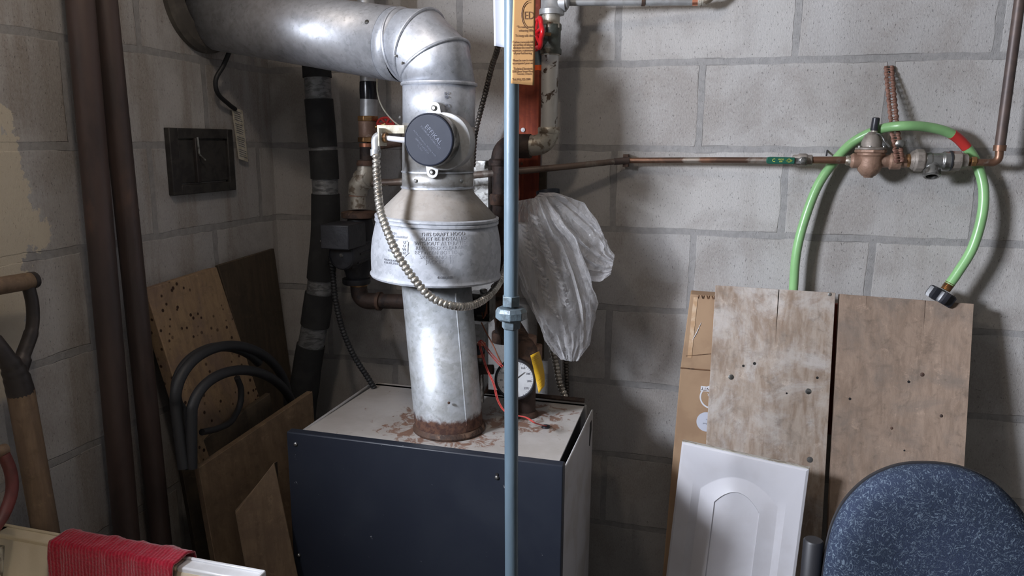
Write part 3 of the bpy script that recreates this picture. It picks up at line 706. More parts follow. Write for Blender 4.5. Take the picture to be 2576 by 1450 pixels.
YP = -.115
sp = thing('supply_pipe', 'silver painted vertical water pipe with green gate valve and red wheel', 'pipe', A(1383, 380, YP))
pv = A(1384, 250, YP); rp = S(21.5, pv)
link('pipe_body', MB().tube([A(1384, 135, YP), A(1381, 325, YP)], rp, 28), 'white_pipe', sp)
mb = MB(); elbow(mb, A(1381, 330, YP), A(1377, 366, YP), A(1322, 366, YP), rp*1.22, rad=.034); mb.lathe([(rp*1.28, 0), (rp*1.32, .004), (rp*1.32, .011), (rp*1.2, .014)], A(1381, 335, YP), (0, 0, 1), 28)
link('lower_elbow', mb, 'brass_white', sp)
mb = MB(); q = A(1386, 100, YP)
mb.lathe([(rp*1.25, -.032), (rp*1.25, -.022), (rp*1.1, -.018), (rp*1.12, .018), (rp*1.2, .022), (rp*1.2, .032)], q, (0, 0, 1), 24)
mb.lathe([(rp*.9, -.0), (rp*1.0, .022), (rp*.85, .024), (rp*.85, .034), (rp*.4, .036)], q+V((0, 0, 0)), V((-.9, -.45, 0)), 20)
vb = link('valve_body', mb, 'pump', sp); M['verd'] = mat('dark_green_bronze', (70, 74, 68), .5, .3, (92, 92, 82), 30, bs=.4); vb.data.materials[0] = M['verd']
link('valve_hex', MB().lathe([(rp*1.28, 0), (rp*1.28, .012)], A(1386, 73, YP), (0, 0, 1), 6), 'brass_white', sp, bevel=.001)
link('nipple', MB().tube([A(1385, 72, YP), A(1386, 36, YP)], rp*1.02, 24), 'brass_white', sp)
mb = MB().lathe([(rp*1.42, 0), (rp*1.45, .004), (rp*1.45, .011), (rp*1.28, .015), (rp*1.25, .08), (rp*1.25, .6)], A(1388, 38, YP), (0, 0, 1), 28)
te = link('upper_tee', mb, 'silver', sp)
mb = MB().tube([A(1388, 8, YP), A(1424, 8, YP)], [rp*.95, rp*.95], 24); mb.lathe([(rp*.75, 0), (rp*.8, .004), (rp*.8, .009), (rp*.5, .012)], A(1418, 6, YP), X1, 22); link('branch', mb, 'silver', te)
link('neck_ring', MB().lathe([(rp*1.1, 0), (rp*1.1, .006)], A(1384, 140, YP), (0, 0, 1), 24), 'brass_white', sp)
# red wheel
wc = A(1353, 85, -.165); wn_ = V((-.86, -.5, 0)).normalized(); u_, v_, _ = frame(wn_); Rw = S(36, wc)
mb = MB(); rim = [wc + (u_*math.cos(t)+v_*math.sin(t))*Rw*(1+.09*math.cos(6*t)) for t in [2*PI*i/48 for i in range(48)]]
mb.tube(rim+[rim[0], rim[1]], .0055, 10, cap=False)
for k in range(5):
    t = 2*PI*k/5+.3; mb.tube([wc+wn_*.006, wc+(u_*math.cos(t)+v_*math.sin(t))*Rw*.98], .0035, 8)
mb.lathe([(.009, -.006), (.009, .01), (.006, .013)], wc, wn_, 14); hw = link('hand_wheel', mb, 'red', sp)
link('valve_stem', MB().tube([wc-wn_*.03, wc+wn_*.012], .004, 10), 'brass', sp)
# bit of grey conduit with orange band behind the tag
mb = MB().tube([A(1356, 118, -.10), A(1356, 178, -.10)], S(11, wc), 18); sc2 = tag(link('pipe_stub', mb, 'gas_dirty'), 'short grey pipe end with an orange band below the red valve wheel', 'pipe')
link('band', MB().lathe([(S(11.8, wc), 0), (S(11.8, wc), .012)], A(1356, 178, -.10), (0, 0, 1), 18), 'orange', sc2)

# thin grey horizontal pipe along the top right
q0 = A(1424, 6, -.10); q1 = A(1742, 5, -.05); q2 = A(1770, 4, -.05)
tp = thing('heating_pipe', 'thin grey horizontal pipe at the top of the back wall', 'pipe', q0)
link('pipe_body', MB().tube([q0, q1], S(8.5, q1), 18), 'silver', tp); link('pipe_clip', MB().lathe([(S(10, q1), 0), (S(10, q1), .008)], q0.lerp(q1, .6), (q1-q0), 16), 'rust', tp)
link('solder_ring', MB().lathe([(S(9.5, q1), 0), (S(9.5, q1), .012)], q1, X1, 18), 'copper_bright', tp)
mb = MB().lathe([(S(12, q1), 0), (S(12, q1), .008)], q1+X1*.012, X1, 12); mb.tube([q1+X1*.02, A(1775, 3, -.05), A(1800, -12, -.05)], [S(11, q1), S(11, q1), S(6, q1)], 14); link('fitting', mb, 'brass_white', tp)

# rusty pipe left of it
rr_ = S(30, A(1265, 380, YP)); xr = A(1265, 380, YP).x
rs_ = thing('return_pipe', 'thick rusty iron pipe rising from the boiler and turning to the silver elbow', 'pipe', A(1268, 1010, YP-.03))
mb = MB(); elbow(mb, V((xr, YP, A(1262, 412, YP).z)), V((xr, YP, A(1262, 368, YP).z)), A(1335, 368, YP), rr_, rad=rr_*1.25); mb.lathe([(rr_*1.18, 0), (rr_*1.2, .012), (rr_*1.05, .016)], V((xr, YP, A(1262, 412, YP).z-.004)), (0, 0, 1), 28)
link('upper_elbow', mb, 'rust_dark', rs_)
link('pipe_body', MB().tube([V((xr, YP, A(1262, 412, YP).z)), A(1272, 860, YP)], rr_*.94, 28), 'rust_dark', rs_)
for y_ in (515, 640, 742, 860):
    link('coupling', MB().lathe([(rr_*1.16, 0), (rr_*1.2, .004), (rr_*1.2, .022), (rr_*1.12, .026)], A(1265+(y_-380)*.012, y_, YP), (0, 0, 1), 28), 'rust', rs_)
q = A(1322, 1030, -.29); q.z = 1.0
link('boiler_nipple', MB().tube([q, q+V((0, 0, .10))], S(25, q), 24), 'rust_dark', rs_); link('nipple_flange', MB().lathe([(S(33, q), 0), (S(32, q), .006), (S(26, q), .012)], q, (0, 0, 1), 24), 'rust', rs_)
mb = MB(); mb.tube([q+V((0, 0, .09)), q+V((-.01, .03, .14)), V((xr+.02, YP-.02, 1.17)), V((xr, YP, 1.22))], [S(26, q), S(32, q), S(34, q), S(32, q)], 24); link('cast_tee', mb, 'rust', rs_)
mb = MB().box(A(1330, 905, -.22), (.055, .05, .07)); mb.lathe([(.02, 0), (.02, .03)], A(1330, 875, -.22), (0, 0, 1), 6); lab(link('brass_valve', mb, 'bronze', rs_, bevel=.004), 'brown brass valve body')

# gauge
GC = A(1296, 955, -.345); nG = V((.22, -.97, .12)).normalized(); rG = S(50, GC)
gg = thing('pressure_gauge', 'round pressure gauge with white face and black rim behind the gas pipe', 'gauge', GC)
link('case', MB().lathe([(rG*.75, -.04), (rG*.98, -.036), (rG*1.04, -.004), (rG*1.04, .003), (rG*.95, .006), (rG*.90, .002)], GC, nG, 48), 'black_plastic', gg)
link('face', MB().lathe([(rG*.91, .0022), (.0005, .0024)], GC, nG, 48), 'dial', gg)
gu = Z1.cross(nG).normalized(); gv = nG.cross(gu); lt = MB()
for k, tx in enumerate(('60', '80', '100', '120', '140', '160', '180', '200', '220')):
    a = math.radians(215-31.5*k); letters(lt, tx, .0068, GC+(gu*math.cos(a)+gv*math.sin(a))*rG*.70, gu, gv, nG, .003, .0001)
    for j in range(4):
        b = a - math.radians(7.9*j); p_ = GC+nG*.0031; e1 = gu*math.cos(b)+gv*math.sin(b); lt.tube([p_+e1*rG*.82, p_+e1*rG*.87], .0003, 4)
letters(lt, 'PSI', .006, GC-gv*rG*.3, gu, gv, nG, .003, .0001); letters(lt, '\u00b0F', .006, GC+gv*rG*.35, gu, gv, nG, .003, .0001)
link('dial_print', lt, 'ink_grey', gg)
link('needle', MB().tube([GC+nG*.004-gu*.006-gv*.004, GC+nG*.004+(gu*.6+gv*.5)*rG*.8], [.0012, .0005], 6), 'black_plastic', gg)
link('stem', MB().tube([GC-nG*.04, GC-nG*.07], .008, 12), 'brass', gg)
# yellow tag
P = []
for j in range(13):
    t = j/12; P.append([A(1334+ (1355-1334)*t**.9 + 0*t, 895+95*t, -.36+.02*math.sin(t*3)) + V((0, 0, 0)), A(1356+14*math.sin(t*1.9), 884+88*t, -.335+.02*math.sin(t*3))])
yt = tag(link('yellow_tag', MB().grid(P), 'yellow', solid=.0005), 'curled yellow warning tag with small print to the right of the gauge', 'tag')
mb = MB()
for j in range(19):
    if j in (6, 12): continue
    t = .06+j*.046; k = min(int(t*12), 11); f = t*12-k; a = P[k][0].lerp(P[k+1][0], f); b = P[k][1].lerp(P[k+1][1], f); o = V((0, -.0008, .0003)); e = R_.uniform(.75, .92)
    a2 = a.lerp(b, .1)+o; b2 = a.lerp(b, e)+o; dz = V((0, 0, -.0016)); mb.add([a2, b2, b2+dz, a2+dz], [(3, 2, 1, 0)])
link('print', mb, 'ink', yt)

# limit control behind stack, wires, capillary fittings
q = A(1212, 770, -.30)
cb = thing('limit_control', 'grey metal control box with open front behind the flue stack', 'control box', q-V((0, 0, .03)))
w2, h2 = S(28, q), S(34, q)
mb = MB(); mb.box(q+V((0, .02, 0)), (w2*2, .004, h2*2)); 
for s_ in (-1, 1): mb.box(q+V((s_*w2, 0, 0)), (.002, .04, h2*2)); mb.box(q+V((0, 0, s_*h2)), (w2*2, .04, .002))
link('box_shell', mb, 'steel', cb)
link('relay', MB().box(q+V((-.003, .008, -.004)), (w2*1.3, .02, h2*1.1)), 'black_plastic', cb, bevel=.002)
link('terminal_screw', MB().lathe([(.008, 0), (.009, .006), (.006, .008)], q+V((.006, -.006, h2+.002)), (0, 0, 1), 16), 'steel', cb)
mb = MB()
for k in range(3): mb.tube(path([q+V((.004+.006*k, -.012, -.012)), q+V((.012+.004*k, -.026, -.022+.006*k)), q+V((.018, -.02, .004+.006*k))]), .0011, 6)
link('wire', mb, 'wire_brown', cb)
mb = MB().box(A(1206, 900, -.24), (S(40, q), .03, S(190, q))); 
tag(link('sheet_metal_strip', mb, 'stack', bevel=.001), 'dull metal strip standing on the boiler right of the flue stack', 'metal strip')
rv = thing('relief_valve', 'dark capped relief fitting with copper ring beside the flue stack', 'valve', A(1205, 1010, -.33))
q = A(1207, 880, -.33)
link('body', MB().lathe([(.010, -.012), (.012, -.006), (.012, .002), (.009, .006), (.008, .012)], q, (0, 0, 1), 18), 'black_plastic', rv)
link('ring', MB().lathe([(.0108, 0), (.0108, .008)], A(1208, 898, -.33), (0, 0, 1), 18), 'copper_bright', rv); link('ring', MB().lathe([(.010, 0), (.010, .005)], A(1211, 868, -.33), (0, 0, 1), 18), 'copper_bright', rv)
link('stem', MB().tube([A(1208, 900, -.33), A(1209, 1012, -.33)], .008, 16), 'steel', rv)
mb = MB(); elbow(mb, A(1196, 1010, -.35), A(1196, 930, -.35), A(1240, 930, -.35), .011, rad=.02); link('side_elbow', mb, 'rust_dark', rv)
tag(link('brown_wire', MB().tube(path([A(1211, 812, -.36), A(1222, 835, -.37), A(1240, 868, -.38), A(1252, 895, -.385), A(1262, 915, -.38)]), .0014, 8), 'wire_brown'), 'thin brown wire running down from the control box towards the gauge', 'wire')
mb = MB()
for o in (0, .003): mb.tube(path([A(1262, 925, -.38)+V((o, 0, o)), A(1235, 895, -.38)+V((o, 0, o)), A(1208, 860, -.37)+V((o, 0, o)), A(1206, 872, -.37)+V((o, 0, 0)), A(1222, 925, -.39)+V((o, 0, 0)), A(1240, 965, -.40)+V((o, 0, 0)), A(1252, 1010, -.405)+V((o, 0, 0)), A(1275, 1040, -.41)+V((o, 0, 0)), A(1320, 1050, -.42)+V((o, 0, 0)), A(1345, 1065, -.43)+V((o, 0, 0)), AZ(1372, 1072, 1.004)+V((o, 0, 0))]), .0012, 8)
rw = tag(link('red_wire', mb, 'wire_red'), 'pair of red wires looping past the gauge into the boiler top', 'wire')
link('grommet', MB().lathe([(.010, 0), (.009, .004), (.005, .005)], AZ(1373, 1076, 1.0), (0, 0, 1), 14), 'black_plastic', rw)
# conduits and small white panel behind the boiler
tag(link('armoured_conduit', conduit(MB(), [A(1385, 860, -.10), A(1398, 915, -.11), A(1408, 965, -.12), A(1424, 1010, -.13), A(1432, 1090, -.13)], .009, .009, 12, .3), 'conduit'), 'ribbed metal conduit dropping behind the boiler from below the plastic bag', 'conduit')
tag(link('armoured_conduit', conduit(MB(), [A(1422, 880, -.03), A(1425, 950, -.03), A(1426, 1010, -.03), A(1426, 1100, -.03)], .007, .008, 10, .3), 'conduit_dark'), 'darker thin ribbed conduit against the back wall right of the shiny one', 'conduit')
tag(link('metal_panel', MB().box(A(1396, 960, -.06)+V((0, 0, -.04)), (S(34, A(1396, 960, -.06)), .01, .20)), 'enamel_grey', bevel=.001), 'narrow pale grey metal panel on the back wall below the plastic bag', 'panel')
tag(link('armoured_conduit', conduit(MB(), [A(1262, 40, -.25), A(1252, 120, -.20), A(1238, 165, -.16), A(1222, 230, -.12), A(1204, 300, -.10), A(1194, 350, -.09), A(1190, 420, -.08)], .0068, .0085, 12, .3), 'conduit_dark'), 'dull ribbed conduit slanting down the back wall between flue and gas pipe', 'conduit')
tag(link('mounting_channel', MB().box((A(1212, 480, -.03).x, -.02, A(1212, 480, -.03).z), (S(38, A(1212, 480, -.03)), .03, S(150, A(1212, 480, -.03)))), 'steel', bevel=.001), 'short grey metal channel on the back wall right of the draft hood', 'bracket')

# ================================================================== copper line along the wall
cl = thing('copper_line', 'long thin copper water line running across the back wall to the green lever valve', 'pipe', A(1560, 412, -.03))
rc = S(7.2, A(1500, 405, -.05))
link('left_run', MB().tube([A(925, 462, -.15), A(1010, 458, -.15), A(1200, 440, -.13), A(1310, 430, -.12), A(1420, 420, -.085), A(1555, 406, -.04)], [rc*1.3, rc*1.3, rc*1.25, rc*1.2, rc*1.1, rc], 16), 'copper_old', cl)
link('coupling', MB().tube([A(1545, 407, -.043), A(1582, 404, -.032)], rc*1.2, 16), 'copper_dark', cl); link('coupling', MB().tube([A(963, 461, -.15), A(978, 460, -.15)], rc*1.25, 16), 'brass_white', cl)
link('middle_run', MB().tube([A(1580, 404, -.03), A(1800, 403, -.045), A(2006, 404, -.06)], rc, 14), 'copper', cl)
link('pipe_clip', MB().box(A(1575, 404, -.02), (.012, .03, .03)), 'rust', cl)
YV = -.062
cl2 = MB(); cl2.tube([A(2035, 403, YV), A(2138, 403, YV)], rc*1.15, 16); link('short_run', cl2, 'copper', cl)
mb = MB(); elbow(mb, A(2440, 409, YV), A(2512, 410, YV), A(2515, 372, YV), rc*1.15, rad=.016); link('elbow', mb, 'copper', cl)
pt = A(2566, -20, YV); xr2 = (A(2514, 375, YV).x)
link('riser', MB().tube([A(2514, 378, YV), V((xr2+.002, YV, 2.55))], S(12.5, A(2540, 200, YV)), 18), 'copper_dark', cl)
link('elbow_joint', MB().lathe([(rc*1.7, 0), (rc*1.75, .012)], A(2514, 380, YV), (0, 0, 1), 16), 'copper', cl)

# ball valve
bv = thing('ball_valve', 'small ball valve with a dark green lever on the copper line', 'valve', A(2015, 415, YV))
mb = MB().lathe([(.010, 0), (.0125, .003), (.0125, .010), (.015, .014), (.015, .028), (.0125, .032), (.0125, .040), (.010, .042)], A(1993, 403, YV), X1, 8); link('body', mb, 'grey_cast', bv, bevel=.001)
q = A(2020, 404, YV-.022); link('stem_nut', MB().lathe([(.009, -.012), (.009, 0), (.007, .003)], q, (0, -1, 0), 6), 'steel', bv, bevel=.0008)
mb = MB().box(A(2006, 405, YV-.020), (S(44, q), .003, .013)); lv = link('lever', mb, 'steel', bv, bevel=.001)
a, b = A(1930, 402, YV-.021), A(1996, 406, YV-.021)
poly = [((-.5+(1-math.cos(t))*.09) if 0 else x, y) for x, y in ((-.030, .0), (-.0285, .0065), (-.022, .0078), (.030, .0070), (.030, -.0070), (-.022, -.0078), (-.0285, -.0065))]
mb = MB().slab((a+b)/2+V((0, -.004, 0)), X1, Z1, list(reversed([(x*1.0, y) for x, y in poly])), .008, V((0, -1, 0))); gr_ = link('lever_grip', mb, 'green_lever', lv, bevel=.0012)
lt = MB(); c_ = (a+b)/2+V((0, -.004, 0)); letters(lt, 'C', .010, c_-X1*.014, X1, Z1, V((0, -1, 0)), .0002, .0001); letters(lt, 'WOG\n600', .0045, c_+X1*.001, X1, Z1, V((0, -1, 0)), .0002, .0001)
for s1 in (.0045, .0026):
    pp = [c_+V((.018+math.cos(t)*s1*1.5, -.0008, math.sin(t)*s1)) for t in (0, PI/2, PI, 1.5*PI, 2*PI)]; lt.tube(pp, .0003, 4)
link('lever_print', lt, 'yellow_ink', gr_)
# little nail above the line
tag(link('wall_nail', MB().tube([A(2079, 391, -.022), A(2081, 379, .0)], .002, 8), 'black_plastic'), 'tiny dark nail in the mortar above the copper line', 'nail')

# pressure regulator
rg_ = thing('pressure_regulator', 'bronze water pressure regulator with grey bell top and black cap', 'regulator', A(2186, 445, YV))
qc = A(2188, 405, YV); U1 = S(1, qc)
mb = MB().lathe([(11*U1, -42*U1), (12*U1, -38*U1), (16*U1, -37*U1), (27*U1, -24*U1), (30*U1, -10*U1), (29*U1, 4*U1), (31*U1, 12*U1), (34*U1, 14*U1), (34*U1, 20*U1)], qc, (0, 0, 1), 10); body = link('body', mb, 'bronze', rg_, bevel=.002)
mb = MB().lathe([(14*U1, -46*U1), (19*U1, -40*U1), (17*U1, 0), (16*U1, 44*U1), (21*U1, 46*U1), (21*U1, 70*U1), (16*U1, 72*U1), (15*U1, 86*U1)], qc, X1, 16); link('inlet_outlet', mb, 'bronze', body, bevel=.001)
mb = MB().lathe([(37*U1, 20*U1), (38*U1, 22*U1), (38*U1, 26*U1), (37*U1, 28*U1)], qc, (0, 0, 1), 8); link('flange', mb, 'bronze', rg_, bevel=.001)
mb = MB().lathe([(37*U1, 28*U1), (37*U1, 32*U1), (25*U1, 35*U1), (24*U1, 46*U1), (18*U1, 62*U1), (10*U1, 70*U1), (8*U1, 72*U1)], qc, (0, 0, 1), 20); link('bell', mb, 'grey_cast', rg_)
for sx_ in (-28, 28, -5): link('bolt', MB().lathe([(.0045, 0), (.0045, .005), (.002, .006)], qc+V((sx_*U1, (-20 if sx_ == -5 else -8)*U1, 31*U1)), (0, 0, 1), 10), 'steel', rg_)
qk = A(2199, 330, YV)
link('neck', MB().lathe([(8*U1, -6*U1), (8*U1, 4*U1), (7*U1, 12*U1)], qk-V((0, 0, 4*U1)), (.03, 0, 1), 14), 'brass_white', rg_)
link('cap', MB().lathe([(9*U1, 0), (9.6*U1, 2*U1), (9*U1, 30*U1), (7*U1, 32*U1)], qk+V((0, 0, 1*U1)), (.05, 0, 1), 18), 'black_plastic', rg_)
link('vent_lever', MB().tube(path([A(2203, 335, YV-.01), A(2218, 342, YV-.012), A(2226, 356, YV-.014), A(2238, 370, YV-.014)]), .0022, 8), 'steel', rg_)
mb = MB().lathe([(rc*1.2, 0), (rc*1.6, .004), (rc*1.6, .012), (rc*1.35, .014), (rc*1.9, .020), (rc*1.9, .028)], A(2126, 404, YV), X1, 14); link('adapter', mb, 'brass_white', rg_)

# unions and tee right of it
tv = thing('drain_tee', 'grey tee fitting with an open downward outlet right of the bronze regulator', 'fitting', A(2345, 440, YV))
def lx(px, py, prof, seg=18): return MB().lathe([(r*U1, h*U1) for r, h in prof], A(px, py, YV), V((1, 0, -.01)), seg)
link('thread_end', lx(2277, 404, [(14, 0), (17, 4), (17, 10), (12, 12)]), 'brass', tv)
link('union_nut', lx(2287, 403, [(17, 0), (24, 8), (24, 10), (28, 14), (28, 30), (25, 33), (20, 35)], 8), 'grey_cast', tv, bevel=.001)
link('tee_body', lx(2322, 405, [(16, 0), (22, 3), (22, 16), (20, 18), (20, 40), (24, 44), (24, 58), (20, 61)], 20), 'steel', tv, bevel=.001)
mb = MB().lathe([(.75*20*U1, 0), (20*U1, 0), (20*U1, -14*U1), (17*U1, -30*U1), (19*U1, -34*U1), (19*U1, 0)], A(2340, 405, YV), (0, 0, 1), 20); 
dn = V((-.04, -.45, -.9)).normalized(); q = A(2345, 405, YV)
mb = MB().lathe([(17*U1, 0), (17*U1, 20*U1), (19*U1, 24*U1), (20*U1, 40*U1), (18*U1, 42*U1), (13*U1, 42*U1), (12.5*U1, 20*U1)], q, dn, 24, cap=False); ou = link('outlet', mb, 'steel', tv)
link('outlet_bore', MB().lathe([(12.5*U1, 20*U1), (.0005, 19*U1)], q, dn, 20, cap=False), 'black_in', ou)
link('gasket', lx(2386, 405, [(24, 0), (25, 1), (25, 5), (22, 6)]), 'black_rubber', tv)
link('union_nut', lx(2392, 405, [(24, 0), (24, 20), (20, 23), (17, 34), (17, 36)], 8), 'grey_cast', tv, bevel=.001)
link('compression_nut', lx(2426, 406, [(12, 0), (13, 2), (13, 8), (8, 10), (8, 13), (13, 15), (13, 24), (9, 27)], 6), 'brass', tv, bevel=.0006)

# perforated strap
sp0 = [A(2236, 166, -.004), A(2238, 200, -.018), A(2243, 250, -.034), A(2248, 300, -.046), A(2252, 340, -.055), A(2258, 375, -.068), A(2262, 400, -.084), A(2263, 418, -.082)]
pp = path(sp0, 24); pp = even(pp, .0016); P = []; 
n = len(pp)
# strip built as a lattice with real round holes
hole_step = .0125; wS = S(11.5, pp[0])
segs = []; Lt = 0.0016*(n-1); nh = int(Lt/hole_step)
def sat(s_):
    k = min(max(s_/.0016, 0), n-1.001); i = int(k); f = k-i; q = pp[i].lerp(pp[i+1], f); t = (pp[i+1]-pp[i]).normalized(); side = X1 - t*X1.dot(t); return q, side.normalized(), t
mb = MB()
def holed(s0, s1, rh):
    c = (s0+s1)/2; m = 16; inn = []; out = []
    for i in range(m):
        a = 2*PI*i/m; ca_, sa_ = math.cos(a), math.sin(a)
        q, sd, t = sat(c+sa_*rh); inn.append(q+sd*ca_*rh)
        k = 1/max(abs(ca_), abs(sa_)); ox, oy = ca_*k, sa_*k
        s_ = c+oy*(s1-s0)/2; q, sd, t = sat(s_); wv_ = wS*(1-.09*math.cos(2*PI*(s_/hole_step))); out.append(q+sd*ox*wv_)
    mb.add(inn+out, [((i+1) % m, i, m+i, m+(i+1) % m) for i in range(m)])
for k in range(nh*2):
    holed(k*hole_step/2, (k+1)*hole_step/2, .0029 if k % 2 == 0 else .0016)
M['strap'] = mat('rusty_strap', (134, 98, 84), .6, .2, (112, 80, 68), 25, bs=.05)
ss = tag(link('perforated_strap', mb, 'strap', solid=.0012, smooth=1, weld=True), 'rusty brown perforated hanger strap holding the fittings to the back wall', 'strap')
link('bolt', MB().lathe([(.0085, 0), (.0085, .002), (.004, .005)], A(2263, 362, -.070), (0, -1, 0), 16), 'steel', ss)
mb = MB().lathe([(wS*1.0, 0), (wS*1.05, .004)], A(2233, 170, -.006), (0, -1, 0), 8)

# green hose
hp_ = [A(1992, 800, -.045), A(1996, 728, -.045), A(2003, 640, -.045), A(2022, 560, -.042), A(2056, 470, -.036), A(2100, 405, -.030), A(2150, 355, -.026), A(2215, 325, -.050), A(2275, 317, -.075), A(2340, 321, -.06), A(2395, 338, -.045), A(2432, 372, -.036), A(2458, 415, -.034), A(2474, 475, -.045), A(2470, 545, -.055), A(2446, 625, -.062), A(2410, 685, -.066), A(2388, 716, -.068)]
hh_ = path(hp_, 16); rH = S(11.5, A(2060, 450, -.04))
gh = thing('garden_hose', 'pale green garden hose looped over the water fittings on the back wall', 'hose', hh_[0])
def cut(a, b): return hh_[int(a*16):int(b*16)+1]
link('hose_body', MB().tube(cut(0, 10.1), rH, 18), 'green_hose', gh)
link('repair_tape', MB().tube(cut(10.05, 11.0), rH*1.04, 18), 'hose_red', gh)
link('hose_body', MB().tube(cut(10.95, 17), rH, 18), 'green_hose', gh)
e = hh_[-1]; dd = (hh_[-1]-hh_[-6]).normalized()
pr_ = []
for k in range(6): pr_ += [(rH*.92, k*.0032), (rH*1.06, k*.0032+.0012), (rH*.98, k*.0032+.0024)]
link('brass_coupling', MB().lathe(pr_, e-dd*.004, dd, 20), 'brass', gh)
kb = MB(); nk = 40; u_, v_, _ = frame(dd); c = e+dd*.016
prf = [(.35, 0), (.85, .001), (1.0, .004), (1.0, .022), (.92, .028), (.5, .028), (.45, .024)]
vs = []; rK = S(29, e)
for r, h in prf:
    for i in range(nk):
        t = 2*PI*i/nk; vs.append(c+dd*h+(u_*math.cos(t)+v_*math.sin(t))*rK*r*(1 if r < .8 else 1+.17*math.tanh(3*math.cos(6*t))))
kb.add(vs, [(k*nk+i, k*nk+(i+1) % nk, (k+1)*nk+(i+1) % nk, (k+1)*nk+i) for k in range(len(prf)-1) for i in range(nk)] + [tuple(reversed(range(nk))), tuple(range((len(prf)-1)*nk, len(prf)*nk))])
lab(link('coupling_knob', kb, 'black_plastic', gh, smooth=24), 'black lobed plastic coupling')
# ================================================================== left pipework and pump
YL = -.15
lp = thing('pump_riser', 'vertical pipe with brass union above the black circulator pump', 'pipe', A(905, 520, YL))
rl = S(21, A(925, 270, YL))
link('pipe_body', MB().tube([V((A(925, 200, YL).x+.001, YL, 2.5)), A(927, 205, YL)], rl, 22), 'silver', lp)
link('black_tape', MB().tube([A(927, 206, YL), A(928, 228, YL), A(928, 250, YL)], [rl*1.06, rl*1.12, rl*1.06], 22), 'black_gloss', lp)
link('silver_sleeve', MB().tube([A(928, 248, YL), A(928, 296, YL)], rl*1.04, 22), 'silver', lp)
rb = rl*1.0
link('union_nut', MB().lathe([(rb*1.28, 0), (rb*1.3, .003), (rb*1.28, .012)], A(926, 305, YL), (0, 0, 1), 8), 'brass', lp, bevel=.001)
link('union_body', MB().lathe([(rb*1.02, 0), (rb*1.12, .006), (rb*1.12, .038), (rb, .042)], A(926, 347, YL), (0, 0, 1), 20), 'bronze', lp)
link('union_nut', MB().lathe([(rb*1.22, 0), (rb*1.25, .003), (rb*1.22, .012)], A(925, 358, YL), (0, 0, 1), 8), 'brass', lp, bevel=.001)
link('bright_ring', MB().lathe([(rb*.98, 0), (rb*1.0, .009)], A(924, 370, YL), (0, 0, 1), 20), 'copper_bright', lp)
link('nipple', MB().tube([A(924, 370, YL), A(924, 402, YL)], rb*.92, 20), 'rust_dark', lp)
link('rusty_nut', MB().lathe([(rb*1.2, 0), (rb*1.22, .006), (rb*1.1, .013)], A(922, 417, YL), (0, 0, 1), 12), 'rust', lp)
mb = MB(); mb.tube([A(921, 415, YL), A(920, 440, YL), A(912, 458, YL), A(902, 468, YL), A(900, 490, YL)], [rb, rb*1.15, rb*1.3, rb*1.25, rb*1.15], 22); mb.lathe([(rb*.9, -.02), (rb*1.05, .0), (rb*1.05, .022), (rb*.8, .026)], A(915, 448, YL), V((1, -.25, 0)), 20)
link('tee', mb, 'brass_white', lp)
link('nipple', MB().tube([A(900, 486, YL), A(902, 525, YL)], rb*1.0, 20), 'brass_white', lp)
link('thread_ring', MB().lathe([(rb*1.08, 0), (rb*1.08, .004)], A(900, 494, YL), (0, 0, 1), 20), 'bronze', lp)
# red handles behind
rh = thing('shutoff_valve', 'faded red valve handle behind the flue, right of the brass union', 'valve', A(975, 345, YL))
mb = MB(); c = A(972, 312, YL); 
for a in range(6):
    t = a*PI/3; mb.tube([c, c+V((math.cos(t)*.02, -.004, math.sin(t)*.014))], .0035, 8)
rimp = [c+V((math.cos(t)*.022, -.004, math.sin(t)*.015)) for t in [2*PI*i/24 for i in range(25)]]; mb.tube(rimp, .003, 8)
link('handle', mb, 'hose_red', rh); link('stem', MB().tube([c, A(930, 325, YL)], .006, 10), 'brass', rh)
mb = MB().tube([A(928, 368, YL), A(1010, 356, YL)], .012, 14); link('branch_pipe', mb, 'rust', rh)
tag(link('thin_wire', MB().tube(path([A(948, 190, -.16), A(950, 235, -.16), A(962, 270, -.17), A(985, 300, -.18), A(1012, 322, -.2)]), .0018, 8), 'old_paper'), 'thin pale wire sagging behind the flue from the black taped pipe', 'wire')

pu = thing('circulator_pump', 'black circulator pump with a square head hanging left of the draft hood', 'pump', A(895, 715, YL))
mb = MB().lathe([(S(42, A(905, 535, YL)), 0), (S(45, A(905, 535, YL)), .002), (S(45, A(905, 535, YL)), .014), (S(30, A(905, 535, YL)), .018)], A(904, 548, YL), (0, 0, 1), 24); link('flange', mb, 'rust', pu)
a, b = A(830, 562, -.26), A(898, 562, -.26)
mb = MB().box((A(864, 592, -.235)), (b.x-a.x+.004, .09, S(62, a))); pm = link('terminal_box', mb, 'pump', pu, bevel=.003)
pc = A(866, 640, -.235); nP = V((-.1, -1, -.05)).normalized(); rP = S(38, pc)
mb = MB().lathe([(rP*.6, -.12), (rP*.95, -.11), (rP, -.02), (rP, .012), (rP*.9, .016), (rP*.86, .012), (.0005, .012)], pc, nP, 36); mh = link('motor', mb, 'pump', pu)
for k in range(10):
    t = 2*PI*k/10; o = V((math.cos(t), 0, math.sin(t)))*rP*.98; link('cooling_rib', MB().tube([pc+o-nP*.10, pc+o-nP*.01], .0035, 6), 'pump', mh)
lt = MB(); q = pc+nP*.0125+V((-.003, 0, .022)); lt.tube([q-X1*.015-V((0, 0, .004)), q+X1*.015-V((0, 0, .004))], .0006, 4)
lt.tube([q+V((-.003, 0, -.001)), q+V((.004, 0, .008))], .0006, 4); lt.tube([q+V((.004, 0, -.001)), q+V((-.003, 0, .007))], .0006, 4); link('logo_print', lt, 'old_paper', mh)
link('centre_screw', MB().lathe([(.006, 0), (.004, .003)], pc+nP*.012, nP, 14), 'steel', mh)
